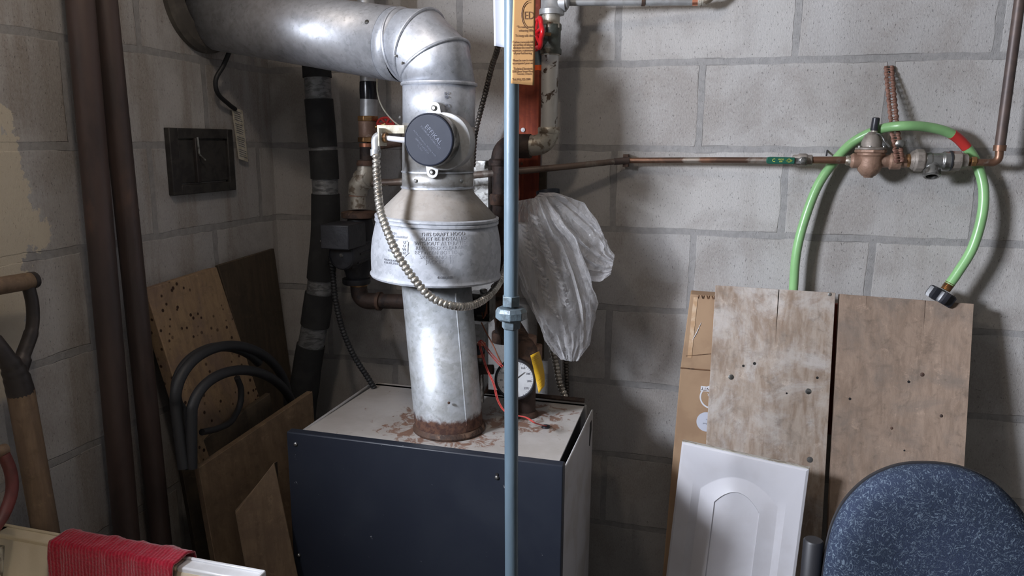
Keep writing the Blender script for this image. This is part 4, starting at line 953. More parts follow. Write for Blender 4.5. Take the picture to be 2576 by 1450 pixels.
mb = MB(); mb.tube([A(905, 550, YL), A(905, 600, YL), A(900, 660, YL), A(898, 712, YL)], [.03, .044, .042, .022], 26); link('volute', mb, 'pump', pu)
mb = MB().lathe([(.034, 0), (.036, .004), (.036, .014), (.024, .018)], A(897, 714, YL), (0, 0, 1), 20); link('flange', mb, 'pump', pu)
mb = MB().tube([A(828, 575, -.22), A(822, 600, -.22), A(826, 614, -.22)], .007, 10); mb.tube([A(806, 607, -.22), A(832, 608, -.22)], .0025, 8); link('cable_gland', mb, 'steel', pu)
el_ = thing('lower_elbow_pipe', 'brown iron elbow below the pump turning right behind the flue stack', 'pipe', A(930, 790, YL))
rr2 = S(19, A(905, 740, YL))
mb = MB(); elbow(mb, A(902, 716, YL), A(905, 758, YL), A(955, 758, YL), rr2*1.1, rad=.03); link('elbow', mb, 'rust_dark', el_)
link('elbow_rim', MB().lathe([(rr2*1.25, 0), (rr2*1.25, .008)], A(951, 758, YL), X1, 22), 'rust', el_)
link('horizontal_pipe', MB().tube([A(955, 758, YL), A(1120, 762, YL)], rr2*.98, 22), 'rust_dark', el_)
link('ring', MB().lathe([(rr2*1.2, 0), (rr2*1.2, .006)], A(902, 719, YL), (0, 0, 1), 22), 'brass', el_)

tag(link('armoured_conduit', conduit(MB(), [A(832, 640, -.20), A(838, 700, -.20), A(845, 760, -.20), A(862, 830, -.205), A(890, 895, -.21), A(925, 950, -.215), A(942, 978, -.22)], .0075, .0082, 12, .25), 'black_rubber'), 'dark ribbed cable curving from the pump down to the boiler corner', 'conduit')

# insulated pipe with bands
YI = -.14; ip_ = [A(790, 120, YI), A(797, 180, YI), A(802, 250, YI), A(812, 365, YI), A(817, 445, YI), A(819, 560, YI), A(808, 690, YI), A(795, 800, YI), A(780, 880, YI), A(768, 960, YI), A(755, 1080, YI)]
hh2 = path(ip_, 20)
it = thing('insulated_pipe', 'thick black foam wrapped pipe with silver tape bands in the corner', 'pipe', hh2[-1])
def pyof(q):
    d_ = q-CAM; return 725 - FPX*d_.dot(UP)/d_.dot(FW)
bands = [(0, 190, 0), (190, 255, 1), (255, 364, 0), (364, 381, 1), (381, 444, 0), (444, 490, 1), (490, 700, 0), (700, 742, 1), (742, 812, 0), (812, 872, 1), (872, 2000, 0)]
for a, b, s_ in bands:
    pts = [q for q in hh2 if a-6 <= pyof(q) <= b+6]
    if len(pts) > 1: link('tape_band' if s_ else 'foam_sleeve', MB().tube(pts, [S((33 if s_ else 36)+2.0*noise.noise(q*14), q)*.98 for i, q in enumerate(pts)], 24), 'tape' if s_ else 'insul', it)

# ================================================================== plastic bag
def bag_lobe(mb, spine, wid, dep, n=60, m=56, seed=0, edge=.25):
    """closed crumpled sleeve around a spine; wid, dep: half width and half depth along it"""
    sp_ = path(spine, 12); N = len(sp_); P = []
    def lerpl(L, t): k = t*(len(L)-1); i = min(int(k), len(L)-2); f = k-i; return L[i]*(1-f)+L[i+1]*f
    for i in range(n+1):
        t = i/n; k = t*(N-1); j = min(int(k), N-2); c = sp_[j].lerp(sp_[j+1], k-j); tg_ = (sp_[j+1]-sp_[j]).normalized()
        sd = V((0, 1, 0)).cross(tg_).normalized(); w_ = lerpl(wid, t); d_ = lerpl(dep, t); r = []
        for a in range(m):
            th = 2*PI*a/m; x, y = math.cos(th), math.sin(th)
            q = c + sd*(w_*x) + V((0, d_*y, 0))
            fo = .5-abs(noise.noise(V((x*2.6+seed, y*1.2, t*1.3))))*2.2; fo2 = .3-abs(noise.noise(V((x*7+seed, y*3, t*3.5))))*1.6; fo3 = .2-abs(noise.noise(V((x*13+seed, y*6, t*9))))
            q += (sd*x*.35+V((0, y, 0))).normalized()*((fo*.020+fo2*.011+fo3*.005)*min(1, w_/.03))
            r.append(q)
        P.append(r)
    mb.grid(P, close=True)
pb = thing('plastic_bag', 'crumpled clear plastic bag hanging from the pipes beside the gas pipe', 'bag', A(1425, 912, -.2))
mb = MB(); YB = -.20
bag_lobe(mb, [A(1345, 500, YB), A(1375, 530, YB), A(1420, 585, YB), A(1465, 632, YB), A(1505, 660, YB), A(1541, 669, YB)], [S(k, A(1400, 600, YB)) for k in (20, 50, 72, 80, 70, 50, 21)], [.012, .035, .04, .03, .018, .003], seed=3)
link('upper_fold', mb, 'bag', pb, smooth=70)
mb = MB()
bag_lobe(mb, [A(1335, 500, YB-.03), A(1350, 590, YB-.035), A(1385, 690, YB-.04), A(1415, 780, YB-.04), A(1430, 850, YB-.035), A(1432, 906, YB-.03)], [S(k, A(1400, 700, YB)) for k in (30, 62, 84, 88, 80, 66, 50, 22)], [.012, .03, .036, .04, .04, .034, .024, .006], seed=11, n=90, m=72)
link('lower_fold', mb, 'bag', pb, smooth=70)
for j, ctrl in enumerate(([(1340, 540), (1362, 600), (1385, 660), (1408, 715), (1420, 770)], [(1316, 560), (1335, 640), (1362, 690), (1378, 760), (1402, 800)])):
    ln = even(path([A(x, y, YB-.082) for x, y in ctrl], 20), .0022); P = []
    for i, q in enumerate(ln):
        wv_ = .0055+.004*abs(noise.noise(V((i*.21, j*7, 0)))); z_ = .004*math.sin(i*1.1+j)+.003*math.sin(i*.47)
        P.append([q+V((-.012, .012+z_*.3, .004)), q+V((0, z_*.6, 0)), q+V((wv_*1.0, -.004+z_, -.002)), q+V((wv_*1.7+z_*.5, .004, -.003-z_))])
    link('ruffled_edge', MB().grid(P), 'bag', pb, smooth=80)
# dark cloth-like thing seen through the bag: blue grey pump part on the wall
tag(link('expansion_bracket', MB().tube(path([A(1378, 480, -.10), A(1385, 540, -.11), A(1392, 600, -.10)]), [S(30, A(1385, 540, -.1))]*21, 20), 'navy'), 'blue grey cylindrical fitting seen dimly inside the plastic bag', 'fitting')

# ================================================================== boards, carton and door on the right
def fit_plane(tl, tr, bl_px, Y_bot):
    pass
def leaning(name, corners, th, m, bevel=.002, poly=None, parent=None):
    tl, tr, br, bl = [V(c) for c in corners]
    u = (tr-tl).normalized(); n_ = (tr-tl).cross(tl-bl).normalized()
    if n_.y > 0: n_ = -n_
    v = n_.cross(u) if n_.cross(u).z > 0 else u.cross(n_)
    return u, v, n_
def floor_hit(a, b):
    t = a.z/(a.z-b.z); return a + (b-a)*t
def lean_board(name, tlp, trp, lp_, rp_, Yt, Yb, th, m, label, cat, notches=(), bot_off=0.0):
    """top corners at depth Yt, a lower point of each side at depth Yb(its pixel); sides run down to the floor"""
    tl, tr = A(*tlp, Yt), A(*trp, Yt); l2, r2 = A(*lp_, Yb), A(*rp_, Yb)
    bl, br = floor_hit(tl, l2), floor_hit(tr, r2)
    u = (tr-tl).normalized(); n_ = u.cross(((l2-tl)+(r2-tr)).normalized()).normalized()
    if n_.y > 0: n_ = -n_
    v = n_.cross(u).normalized(); v = v if v.z > 0 else -v
    P2 = lambda q: ((q-tl).dot(u), (q-tl).dot(v))
    top = [P2(tl)]
    for f, w_, dpt in notches:
        q = tl.lerp(tr, f); x, y = P2(q); top += [(x-w_, y), (x, y-dpt), (x+w_, y)]
    top.append(P2(tr)); poly = [P2(bl), P2(br)] + list(reversed(top))
    lo = MB().slab(tl, u, v, poly, th, n_)
    zmin = min(q.z for q in lo.v)
    if zmin < 0: lo.v = [q - V((0, 0, zmin*(tl.z-q.z)/(tl.z-zmin))) for q in lo.v]
    o = tag(link(name, lo, m, bevel=.002), label, cat)
    return o, tl, u, v, n_
YbA = -.22
ob1, t1, u1, v1, n1 = lean_board('wooden_board', (1800, 718), (2102, 737), (1777, 1100), (2082, 1100), -.078, -.145, .022, 'board_pale', 'weathered pale wooden board with nail heads, left of the two leaning on the wall', 'board', ((.54, .0011, .13),))
ob2, t2, u2, v2, n2 = lean_board('wooden_board', (2113, 740), (2450, 765), (2092, 1150), (2426, 1180), -.072, -.155, .022, 'board_brown', 'brown scuffed wooden board, right of the two leaning on the wall', 'board', ((.21, .0005, .018), (.65, .0006, .08)))
def on_board(px, py, t, n_):
    d_ = ray(px, py); k = (t-CAM).dot(n_)/d_.dot(n_); return CAM+d_*k
for px, py, r in ((1839, 949, .0062), (2033, 985, .0066), (2037, 1157, .0066), (2087, 741, .004)):
    link('nail_head', MB().lathe([(r, 0), (r, .001), (r*.5, .0016)], on_board(px, py, t1, n1), n1, 16), 'steel', ob1)
for px, py, r in ((1870, 921, .003), (1898, 915, .0036), (2056, 951, .003), (1979, 990, .0022)):
    link('nail_hole', MB().lathe([(r, -.001), (r, .0006)], on_board(px, py, t1, n1), n1, 10), 'black_in', ob1)
for px, py, r in ((2320, 943, .005), (2368, 1047, .004), (2243, 1078, .0036)):
    link('nail_head', MB().lathe([(r, 0), (r*.5, .0014)], on_board(px, py, t2, n2), n2, 14), 'rust', ob2)
for px, py, r in ((2286, 961, .003), (2138, 1004, .003), (2275, 1134, .002)):
    link('nail_hole', MB().lathe([(r, -.001), (r, .0006)], on_board(px, py, t2, n2), n2, 10), 'black_in', ob2)

# carton
cb1 = lean_board('cardboard_carton', (1737, 741), (1900, 752), (1711, 930), (1890, 940), -.012, -.075, .03, 'cardboard', 'long brown cardboard carton standing behind the left wooden board', 'carton')
cbo, tC, uC, vC, nC = cb1; 
bpy.data.objects.remove(cbo)
TL, TR = A(1737, 741, -.046), A(1880, 751, -.046)
K1, K2 = A(1712, 926, -.078), A(1880, 940, -.078)
fl_l, fl_r = A(1690, 1180, -.125), A(1880, 1190, -.125)
B1, B2 = floor_hit(K1, fl_l), floor_hit(K2, fl_r); B2.x = K2.x
P = [[TL, TR], [K1, K2], [B1, B2]]; nn = V((0, 1, 0))
fr = [p for r in P for p in r]; bk = [p+V((0, .034, .004)) for p in fr]
for q in bk: q.y = min(q.y, -.006)
bk[4].z = bk[5].z = 0; 
mb = MB().add(fr+bk, [(0, 1, 3, 2)[::-1], (2, 3, 5, 4)[::-1], (6, 7, 9, 8), (8, 9, 11, 10), (0, 2, 8, 6)[::-1], (2, 4, 10, 8)[::-1], (1, 3, 9, 7), (3, 5, 11, 9), (4, 5, 11, 10), (0, 1, 7, 6)])
ca_ = tag(link('cardboard_carton', mb, 'cardboard', bevel=.002), 'long brown cardboard carton standing behind the left wooden board', 'carton')
uu = (TR-TL).normalized(); dn_ = (K1-TL).normalized(); n3 = uu.cross(dn_).normalized(); n3 = n3 if n3.y < 0 else -n3
def onC(px, py): d_ = ray(px, py); return CAM + d_*((TL-CAM).dot(n3)/d_.dot(n3))
mb = MB()
for i in range(16):
    a = onC(1758+i*6.5, 743+i*.35); mb.tube([a+n3*.001, onC(1758+i*6.5+(3 if i % 2 else -2), 751+i*.35)+n3*.001], .0012, 6)
link('corrugation', mb, 'cardboard_dk', ca_)
def strip(pts, w0, nrm, lift=.0012):
    P = []
    for q in pts: P.append([q+nrm*lift, q+uu*w0+nrm*lift])
    return MB().grid(P)
link('tape_strip', strip([onC(1745, 748), onC(1740, 790), onC(1735, 840), onC(1729, 900)], .010, n3), 'clear_tape', ca_)
link('painted_tape_glint', MB().tube([onC(1764, 812)+n3*.001, onC(1752, 838)+n3*.0012, onC(1742, 856)+n3*.001], [.0004, .0011, .0004], 6), 'white_print', ca_)  # glint on the tape, modelled as a white sliver
link('crease', MB().tube([onC(1726, 896)+n3*.001, onC(1760, 893)+n3*.001, onC(1795, 890)+n3*.001], .0008, 6), 'cardboard_dk', ca_)
link('crease', MB().tube([K1+n3*.0005, K1.lerp(K2, .5)+n3*.0008], .0016, 6), 'cardboard_dk', ca_)
dn2 = (B1-K1).normalized(); n4 = uu.cross(dn2).normalized(); n4 = n4 if n4.y < 0 else -n4
def onD(px, py): d_ = ray(px, py); return CAM + d_*((K1-CAM).dot(n4)/d_.dot(n4))
lt = MB(); up4 = -dn2
q = onD(1792, 985); mb = MB().lathe([(.0001, .0006), (.0001, .0006)], q, n4, 4)
ringp = [onD(1790, 1000)+(uu*math.cos(t)+up4*math.sin(t))*.026+n4*.0008 for t in [2*PI*i/40 for i in range(42)]]
P = [[c_+(uu*math.cos(2*PI*i/40)+up4*math.sin(2*PI*i/40))*.0018, c_-(uu*math.cos(2*PI*i/40)+up4*math.sin(2*PI*i/40))*.0018] for i, c_ in enumerate(ringp[:41])]
lt.grid(P); q = onD(1795, 981)
P = [[q-uu*.030-up4*.006+n4*.001, q-uu*.030+up4*.006+n4*.001], [q+uu*.030-up4*.006+n4*.001, q+uu*.030+up4*.006+n4*.001]]; lt.grid(P)
letters(lt, 'YEAR', .010, onD(1792, 994), -uu, -up4, n4, .0008, .0002); letters(lt, '3', .022, onD(1797, 1013), -uu, -up4, n4, .0008, .0002)
link('warranty_badge', lt, 'white_print', ca_)
lt = MB(); letters(lt, 'WARRANTY', .0105, onD(1795, 981), -uu, -up4, n4, .0014, .0002); link('badge_print', lt, 'cardboard_dk', ca_)
ws = lab(link('round_sticker', MB().lathe([(.0232, 0), (.0232, .0006)], onD(1777, 1062)+n4*.0003, n4, 40), 'white_paper', ca_), 'white round sticker')
lt = MB(); letters(lt, 'unfinished', .006, onD(1781, 1067), -uu, -up4, n4, .0012, .0001); letters(lt, 'doors', .006, onD(1783, 1057), -uu, -up4, n4, .0012, .0001); link('sticker_print', lt, 'ink_grey', ws)
# orange piece behind the boards
tag(link('copper_offcut', MB().box(A(2108, 778, -.035)+V((0, 0.012, -.15)), (S(30, A(2108, 778, -.03)), .012, .32)), 'redwood'), 'reddish wood offcut just visible in the gap between the two boards', 'offcut')

# white cabinet door
TLd, TRd = A(1715, 1112, -.195), A(2035, 1182, -.255)
ud = (TRd-TLd).normalized(); best = None
for i in range(400):
    a = math.radians(40+i*.25)   # rotate the down direction about ud
    dwn = Matrix.Rotation(a, 3, ud) @ (V((0, 1, 0)) - ud*ud.y).normalized()
    dwn = -dwn if dwn.z > 0 else dwn
    q = TLd + dwn*.35; dd_ = q-CAM; x = 1288+FPX*dd_.dot(RT)/dd_.dot(FW); y = 725-FPX*dd_.dot(UP)/dd_.dot(FW)
    ex = 1715 + (y-1112)*(-40/338); e_ = abs(x-ex) + (100 if dwn.y > 0 else 0)
    if best is None or e_ < best[0]: best = (e_, dwn)
dw = best[1]; Wd = (TRd-TLd).length; nd = ud.cross(dw).normalized(); nd = nd if nd.y < 0 else -nd
Ld = TLd.z/(-dw.z)*.985
def loop(mx, top, bot, arch, z_, n=14):
    """closed outline: left side up, arch across the top, right side down; door coords x right, y down"""
    pts = []
    for i in range(n): pts.append((mx, bot+(top+arch-bot)*i/(n-1)))
    for i in range(1, 2*n):
        t = i/(2*n); x = mx+(Wd-2*mx)*t; s_ = 2*t-1; pts.append((x, top+arch*(s_*s_)))
    for i in range(n): pts.append((Wd-mx, top+arch+(bot-top-arch)*i/(n-1)))
    return [TLd+ud*x+dw*y+nd*z_ for x, y in pts]
def flat(L): return L
lp0 = loop(0, 0, Ld, 0, -.016); lp1 = loop(0, 0, Ld, 0, -.003); lp2 = loop(.005, .005, Ld-.005, 0, 0)
lps = [lp0, lp1, lp2, loop(.036, .033, Ld-.05, .046, 0), loop(.052, .054, Ld-.066, .044, -.010), loop(.054, .057, Ld-.068, .044, -.010), loop(.088, .086, Ld-.094, .034, -.001), loop(.090, .088, Ld-.096, .034, -.0045), loop(.093, .092, Ld-.099, .033, -.0045)]
mb = MB().grid(lps, close=True); k = len(lp0); mb.f.append(tuple(range((len(lps)-1)*k, len(lps)*k))); mb.f.append(tuple(reversed(range(k))))
for q in mb.v: q.z = max(q.z, .002)
dr = thing('cabinet_door', 'white cabinet door with raised arched panel leaning tilted against the boards', 'cabinet door', TLd+dw*Ld+ud*Wd/2)
link('door_panel', mb, 'white_door', dr, smooth=30)
P0_ = TLd-dw*.0005; mb = MB().slab(P0_, ud, -dw, [(0, 0), (Wd, 0), (Wd, .0012), (0, .0012)], .017, nd)
lab(link('worn_edge', mb, 'white_edge', dr), 'worn chipped top edge')

# ================================================================== office chair
ch = thing('office_chair', 'office chair with dark blue patterned fabric back at lower right', 'chair', (1.60, -.80, 0))
# outline of the backrest in pixels, put on a slightly reclined plane
cen = A(2345, 1480, -.60)
ux = V((.97, .24, 0)).normalized(); ux = V((1, .06, 0)).normalized(); upv = V((0, .10, 1)).normalized(); nC2 = ux.cross(upv).normalized(); nC2 = nC2 if nC2.y < 0 else -nC2
def onCh(px, py): d_ = ray(px, py); return CAM + d_*((cen-CAM).dot(nC2)/d_.dot(nC2))
out = [(2330, 1163), (2255, 1170), (2185, 1200), (2130, 1250), (2095, 1310), (2076, 1380), (2066, 1450)]
outr = [(2410, 1172), (2480, 1200), (2530, 1240), (2575, 1300), (2610, 1370), (2628, 1440)]
L2 = [onCh(*p) for p in out]; R2 = [onCh(*p) for p in outr]
wbot = (R2[-1]-L2[-1]).length
bl_ = [L2[-1]-upv*.10+ux*.004, L2[-1]-upv*.19+ux*.03, L2[-1]-upv*.23+ux*.09]; br_ = [R2[-1]-upv*.10-ux*.004, R2[-1]-upv*.19-ux*.03, R2[-1]-upv*.23-ux*.09]
loop_ = path(list(reversed(L2)) + R2 + br_ + list(reversed(bl_)) + [L2[-1]], 8)[:-1]
cc = sum(loop_, V((0, 0, 0)))/len(loop_)
def shell(profile, mname, name):
    G = []
    for s_, h in profile: G.append([cc + (q-cc)*s_ + nC2*h for q in loop_])
    mb = MB().grid(G, close=True); k = len(loop_); mb.f.append(tuple(reversed(range(k)))); mb.f.append(tuple(range((len(G)-1)*k, len(G)*k))); return link(name, mb, mname, ch, smooth=60)
shell([(.88, -.022), (.97, -.016), (1.0, -.006), (1.0, 0.001), (.97, .002)], 'chair_black', 'back_shell')
shell([(.985, .0), (1.0, .010), (.995, .022), (.965, .032), (.90, .038), (.75, .040), (.5, .036), (.25, .033), (.02, .032)], 'fabric', 'backrest')
q = onCh(2048, 1368)
link('armrest_post', MB().lathe([(.0, 0), (.0165, 0), (.0165, .36), (.014, .363), (.0, .363)], q-V((0, .0, .36)), (0, .02, 1), 24), 'chair_black', ch)
mb = MB().lathe([(.20, 0), (.235, .02), (.24, .05), (.22, .07), (.1, .078), (.001, .08)], V((1.60, -.86, .44)), (0, 0, 1), 40); link('seat', mb, 'fabric', ch)
link('seat_bracket', MB().box((1.60, -.66, .50), (.06, .10, .02)), 'chair_black', ch); link('seat_bracket', MB().box((1.60, -.60, .72), (.05, .012, .46)), 'chair_black', ch)
link('seat_bracket', MB().box((1.45, -.72, .49), (.20, .05, .02)), 'chair_black', ch)
link('gas_column', MB().tube([V((1.60, -.86, .10)), V((1.60, -.86, .44))], .028, 20), 'chair_black', ch)
for k in range(5):
    t = 2*PI*k/5+.3; e = V((1.60+math.cos(t)*.24, -.86+math.sin(t)*.24, .075)); lg = link('base_leg', MB().tube([V((1.60, -.86, .115)), e], [.024, .014], 12), 'chair_black', ch)
    link('caster', MB().lathe([(.026, -.018), (.028, -.012), (.028, .012), (.026, .018)], e-V((0, 0, .045)), V((-math.sin(t), math.cos(t), 0)), 20), 'black_plastic', ch)

# ================================================================== things against the left wall
def lean_left(name, pts, th, m, label, cat, bevel=.002):
    """4 corner points (3d) of the room-facing face, extruded towards the wall"""
    a, b, c, d_ = [V(q) for q in pts]; n_ = (b-a).cross(d_-a).normalized(); n_ = n_ if n_.x > 0 else -n_
    bk = [q-n_*th for q in (a, b, c, d_)]
    mb = MB().add([a, b, c, d_]+bk, [(3, 2, 1, 0), (4, 5, 6, 7), (0, 1, 5, 4), (1, 2, 6, 5), (2, 3, 7, 6), (3, 0, 4, 7)])
    for q in mb.v: q.z = max(q.z, 0.0); q.x = max(q.x, .002); q.y = min(q.y, -.002)
    return tag(link(name, mb, m, bevel=bevel), label, cat)
a, b = AX(366, 728, .045), AX(545, 672, .045); c1, d1 = AX(640, 960, .10), AX(470, 1060, .10)
c1 = floor_hit(b, c1); d1 = floor_hit(a, d1)
lean_left('wooden_plank', (a, b, c1, d1), .03, 'plank_spots', 'dirty wooden plank with dark spots leaning on the left wall', 'plank')
a, b = AX(548, 668, .022), AX(690, 625, .022); c1, d1 = AX(735, 960, .05), AX(640, 960, .05); c1 = floor_hit(b, c1); d1 = floor_hit(a, d1)
lean_left('dark_panel', (a, b, c1, d1), .01, 'ply_dark', 'dark flat panel leaning in the corner behind the spotted plank', 'panel')

# coiled black hose hanging on the plank
def ringpts(px, py, rx, ry, X, a0, a1, rot=0, n=40, dx=0):
    P = []
    for i in range(n+1):
        t = math.radians(a0+(a1-a0)*i/n); x = rx*math.cos(t); y = ry*math.sin(t); c_, s_ = math.cos(rot), math.sin(rot)
        P.append(AX(px+x*c_-y*s_, py-(x*s_+y*c_), X+dx*i/n))
    return P
bh = thing('coiled_hose', 'coil of black rubber hose hanging in front of the spotted plank', 'hose', AX(480, 1160, .17))
h1 = ringpts(583, 1010, 142, 140, .19, 5, 205, -.15)
h1 += [AX(447, 1120, .20), AX(462, 1180, .21)]
link('hose_loop', MB().tube(path(h1[::3], 6), .011, 14), 'black_rubber', bh)
h2 = ringpts(612, 1050, 130, 118, .215, 10, 190, -.12) + [AX(487, 1120, .22), AX(482, 1180, .22)]
link('hose_loop', MB().tube(path(h2[::3], 6), .011, 14), 'black_rubber', bh)
h3 = ringpts(560, 985, 118, 112, .18, 40, 215, 0) + [AX(470, 1100, .19), AX(478, 1180, .20)]
link('hose_loop', MB().tube(path(h3[::3], 6), .0105, 14), 'black_rubber', bh)
h4 = [AX(596, 950, .17), AX(606, 980, .17), AX(603, 1020, .17), AX(582, 1060, .18), AX(550, 1078, .19), AX(508, 1088, .20)]
link('hose_loop', MB().tube(path(h4, 8), .007, 12), 'black_rubber', bh)

# plywood pieces stacked in front
A0 = AX(484, 1190, .225); A1 = AX(786, 983, .225); A0, A1 = A(484, 1190, -.585), A(786, 985, -.30)
dnv = V((.10, -.10, -1)).normalized()
def ply(name, p, q, dn0, L, th, m, label):
    n_ = (q-p).cross(dn0).normalized(); n_ = n_ if (CAM-p).dot(n_) > 0 else -n_
    Lp = p.z/(-dn0.z); Lq = q.z/(-dn0.z)
    c = [p, q, q+dn0*(Lq-.002), p+dn0*(Lp-.002)]; bk = [k-n_*th for k in c]
    mb = MB().add(c+bk, [(3, 2, 1, 0), (4, 5, 6, 7), (0, 1, 5, 4), (1, 2, 6, 5), (2, 3, 7, 6), (3, 0, 4, 7)])
    for k in mb.v: k.z = max(k.z, 0); k.x = min(max(k.x, .02), .345 if k.y > -.59 else 9)
    return tag(link(name, mb, m, bevel=.0015), label, 'board')
p, q = A(486, 1185, -.60), A(735, 1022, -.44)
ply('plywood_piece', A(500, 1178, -.615), A(786, 985, -.33), V((.16, -.06, -1)).normalized(), 1, .022, 'ply', 'brown plywood piece with a sloping top edge leaning left of the boiler')
ply('plywood_piece', A(592, 1292, -.66), A(730, 1170, -.585), V((.14, -.02, -1)).normalized(), 1, .018, 'ply', 'frontmost low plywood offcut between the tub and the boiler')
ply('plywood_piece', A(452, 1150, -.56), A(680, 990, -.34), V((.12, -.02, -1)).normalized(), 1, .02, 'ply_dark', 'darker plywood piece behind the sloping plywood and below the hose coil')

# shovel with D grip
sv = thing('shovel', 'long wooden shovel with a D shaped grip leaning on the left wall', 'shovel', AX(140, 1450, .07))
gX = .055
sh_t, sh_b = AX(52, 985, gX+.01), AX(112, 1320, gX+.03)
fb = sh_t+(sh_b-sh_t)*3.55; fb.z = max(fb.z, .16)
link('shaft', MB().tube([sh_t, sh_b, sh_t.lerp(sh_b, 2.9)], S(31, sh_t), 24), 'ash', sv)
link('socket', MB().tube(path([sh_t+(sh_b-sh_t)*.02, AX(40, 945, gX+.01), AX(20, 905, gX+.01), AX(-22, 850, gX), AX(-60, 800, gX), AX(-70, 760, gX)], 8), [S(k, sh_t) for k in [31]*4+[30]*4+[28]*4+[24]*4+[20]*8+[16]*8+[13]*9][:41], 20), 'iron_socket', sv)
link('socket', MB().tube(path([AX(42, 945, gX+.008), AX(58, 895, gX+.006), AX(80, 830, gX+.004), AX(82, 770, gX+.002), AX(70, 715, gX)], 8), [S(k, sh_t) for k in [22]*8+[17]*8+[15]*8+[15]*9][:33], 18), 'iron_socket', sv)
link('grip', MB().tube([AX(80, 706, gX), AX(-75, 732, gX-.005)], S(22, sh_t), 20), 'ash', sv); link('grip_cap', MB().tube([AX(76, 707, gX), AX(88, 704, gX)], [S(23, sh_t), S(21, sh_t)], 20), 'iron_socket', sv)
e = sh_t.lerp(sh_b, 2.9); mb = MB(); P = []
for i in range(9):
    t = i/8; wv_ = .11*(1 if t < .6 else math.cos((t-.6)*2.6)); P.append([V((e.x+.012*math.cos(j/4*2.2-1.1), e.y+(j/4-.5)*2*wv_, e.z+.03-t*.30)) for j in range(5)])
zmin = min(q.z for r in P for q in r)
for r in P:
    for q_ in r: q_.z += max(0, -zmin)
link('blade', MB().grid(P), 'iron_socket', sv, solid=.002)
sv2 = thing('garden_tool', 'faded red tool handle with a wooden grip at the far left edge', 'tool', AX(10, 1280, .09))
link('grip', MB().tube([AX(-60, 1152, .09), AX(14, 1132, .09)], S(15, sh_t), 18), 'ash', sv2)
link('handle', MB().tube(path([AX(8, 1142, .092), AX(26, 1185, .095), AX(30, 1235, .10), AX(12, 1290, .105), AX(-20, 1340, .11)], 8), S(14, sh_t), 16), 'red_tool', sv2)

# ================================================================== laundry tub and towel
c0 = AZ(668, 1436, .945); c1_ = AZ(0, 1300, .945)
tb = thing('laundry_tub', 'beige laundry tub at lower left, its rim turning white at the right end', 'laundry tub', (.28, -1.15, 0))
yF = c0.y; xR = c0.x; xL = .012; yN = yF-.50; H = .945
rw_ = .026
def rimseg(x0, x1, y0, y1, z0, z1): return ((x0+x1)/2, (y0+y1)/2, (z0+z1)/2), (abs(x1-x0), abs(y1-y0), abs(z1-z0))
xs = A(470, 1400, yF).x  # far rim is beige left of here, white to the right
mb = MB()
for seg in (rimseg(xL, xs, yF, yF-rw_, H-.022, H-.003), rimseg(xL, xL+rw_, yF, yN, H-.022, H-.003), rimseg(xL, xR, yN, yN+rw_, H-.022, H-.003)): mb.box(*seg)
link('rim', mb, 'tub', tb, bevel=.003)
mb = MB().box(*rimseg(xs, xR, yF, yF-rw_, H-.022, H-.003)); mb.box(*rimseg(xR-rw_, xR, yF-rw_, yN, H-.022, H-.003)); lab(link('rim', mb, 'tub_white', tb, bevel=.003), 'glossy white rim')
mb = MB().box(*rimseg(xL, xs, yF+.001, yF-.005, H-.010, H)); link('rim_bead', mb, 'tub', tb, bevel=.0018)
mb = MB().box(*rimseg(xs, xR, yF+.001, yF-.005, H-.010, H+.0005)); mb.box(*rimseg(xR-.005, xR+.001, yF, yN, H-.010, H)); link('rim_bead', mb, 'tub_white', tb, bevel=.0018)
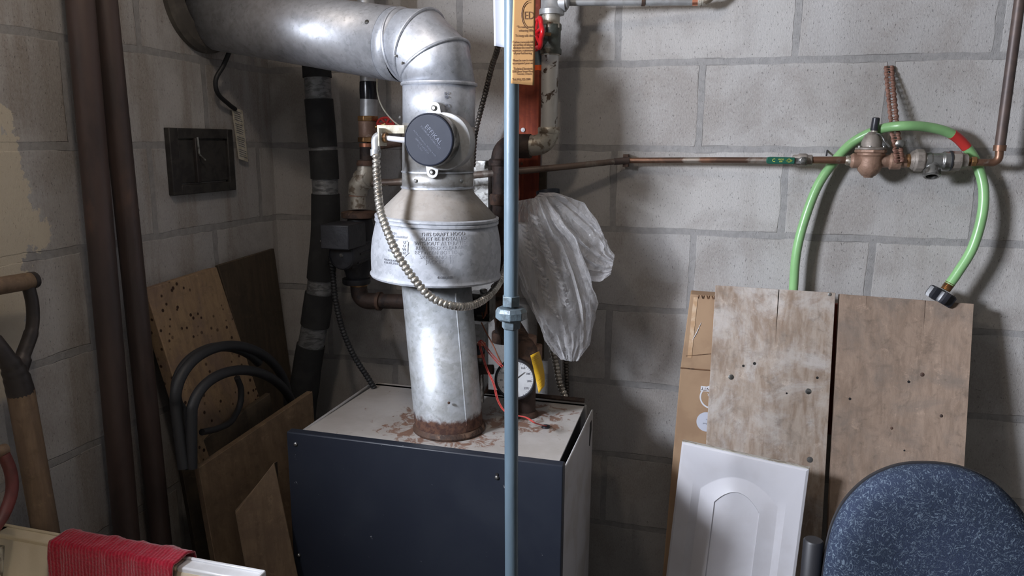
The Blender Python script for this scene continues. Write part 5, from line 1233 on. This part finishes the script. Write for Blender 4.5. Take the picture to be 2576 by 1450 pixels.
# basin walls, inner faces sloping in
def wallpanel(a, b, a2, b2): 
    mb.grid([[V(a), V(b)], [V(a2), V(b2)]])
mb = MB(); i0, i1, j0, j1 = xL+rw_-.003, xR-rw_+.003, yN+rw_-.003, yF-rw_+.003; s_ = .05; zb2 = .62
top_ = [V((i0, j1, H-.012)), V((i1, j1, H-.012)), V((i1, j0, H-.012)), V((i0, j0, H-.012))]; bot_ = [V((i0+s_, j1-s_, zb2)), V((i1-s_, j1-s_, zb2)), V((i1-s_, j0+s_, zb2)), V((i0+s_, j0+s_, zb2))]
mb.add(top_+bot_, [(0, 1, 5, 4), (1, 2, 6, 5), (2, 3, 7, 6), (3, 0, 4, 7), (4, 5, 6, 7)]); link('basin', mb, 'tub', tb, solid=.006)
for x_ in (xL+.03, xR-.03):
    for y_ in (yF-.03, yN+.03): link('leg', MB().tube([V((x_, y_, 0)), V((x_, y_, H-.022))], .012, 12), 'steel', tb)
# towel draped over the rim
xa_, xb_ = A(172, 1340, yF).x, A(478, 1396, yF).x
prof = []
for i in range(40):
    t = i/39
    if t < .25: prof.append((yF+.016, H-.10+.10*(t/.25)))
    elif t < .36: k = (t-.25)/.11; prof.append((yF+.016-.020*k, H+.000+.010*math.sin(k*PI/2)))
    elif t < .50: k = (t-.36)/.14; prof.append((yF-.004-.032*k, H+.010-.004*k))
    else: k = (t-.5)/.5; prof.append((yF-.036-.010*math.sin(k*1.6), H+.006-.24*k))
P = []
for i in range(61):
    s_ = i/60; r = []
    for j, (y_, z_) in enumerate(prof):
        t = j/39; sk = (t-.4)*.06 if s_ < .5 else -(t-.4)*.02
        x_ = xa_+(xb_-xa_)*s_ - max(0, t-.45)*.05 - .0; q = V((x_, y_, z_)); nz_ = noise.noise(V((s_*9, t*3, 2)))*.004 + noise.noise(V((s_*26, t*22, 5)))*.0016
        q += V((noise.noise(V((s_*20*(1 if 0 < s_ < 1 else 1), t*14, 9)))*.003, -nz_-.001, abs(nz_)*.8+.001)); r.append(q)
    P.append(r)
tag(link('red_towel', MB().grid(P), 'towel', solid=.004, smooth=80), 'deep red ribbed towel draped over the rim of the laundry tub', 'towel')

for o in bpy.data.objects:
    for k in ('wo', 'fr'):
        if k in o: del o[k]
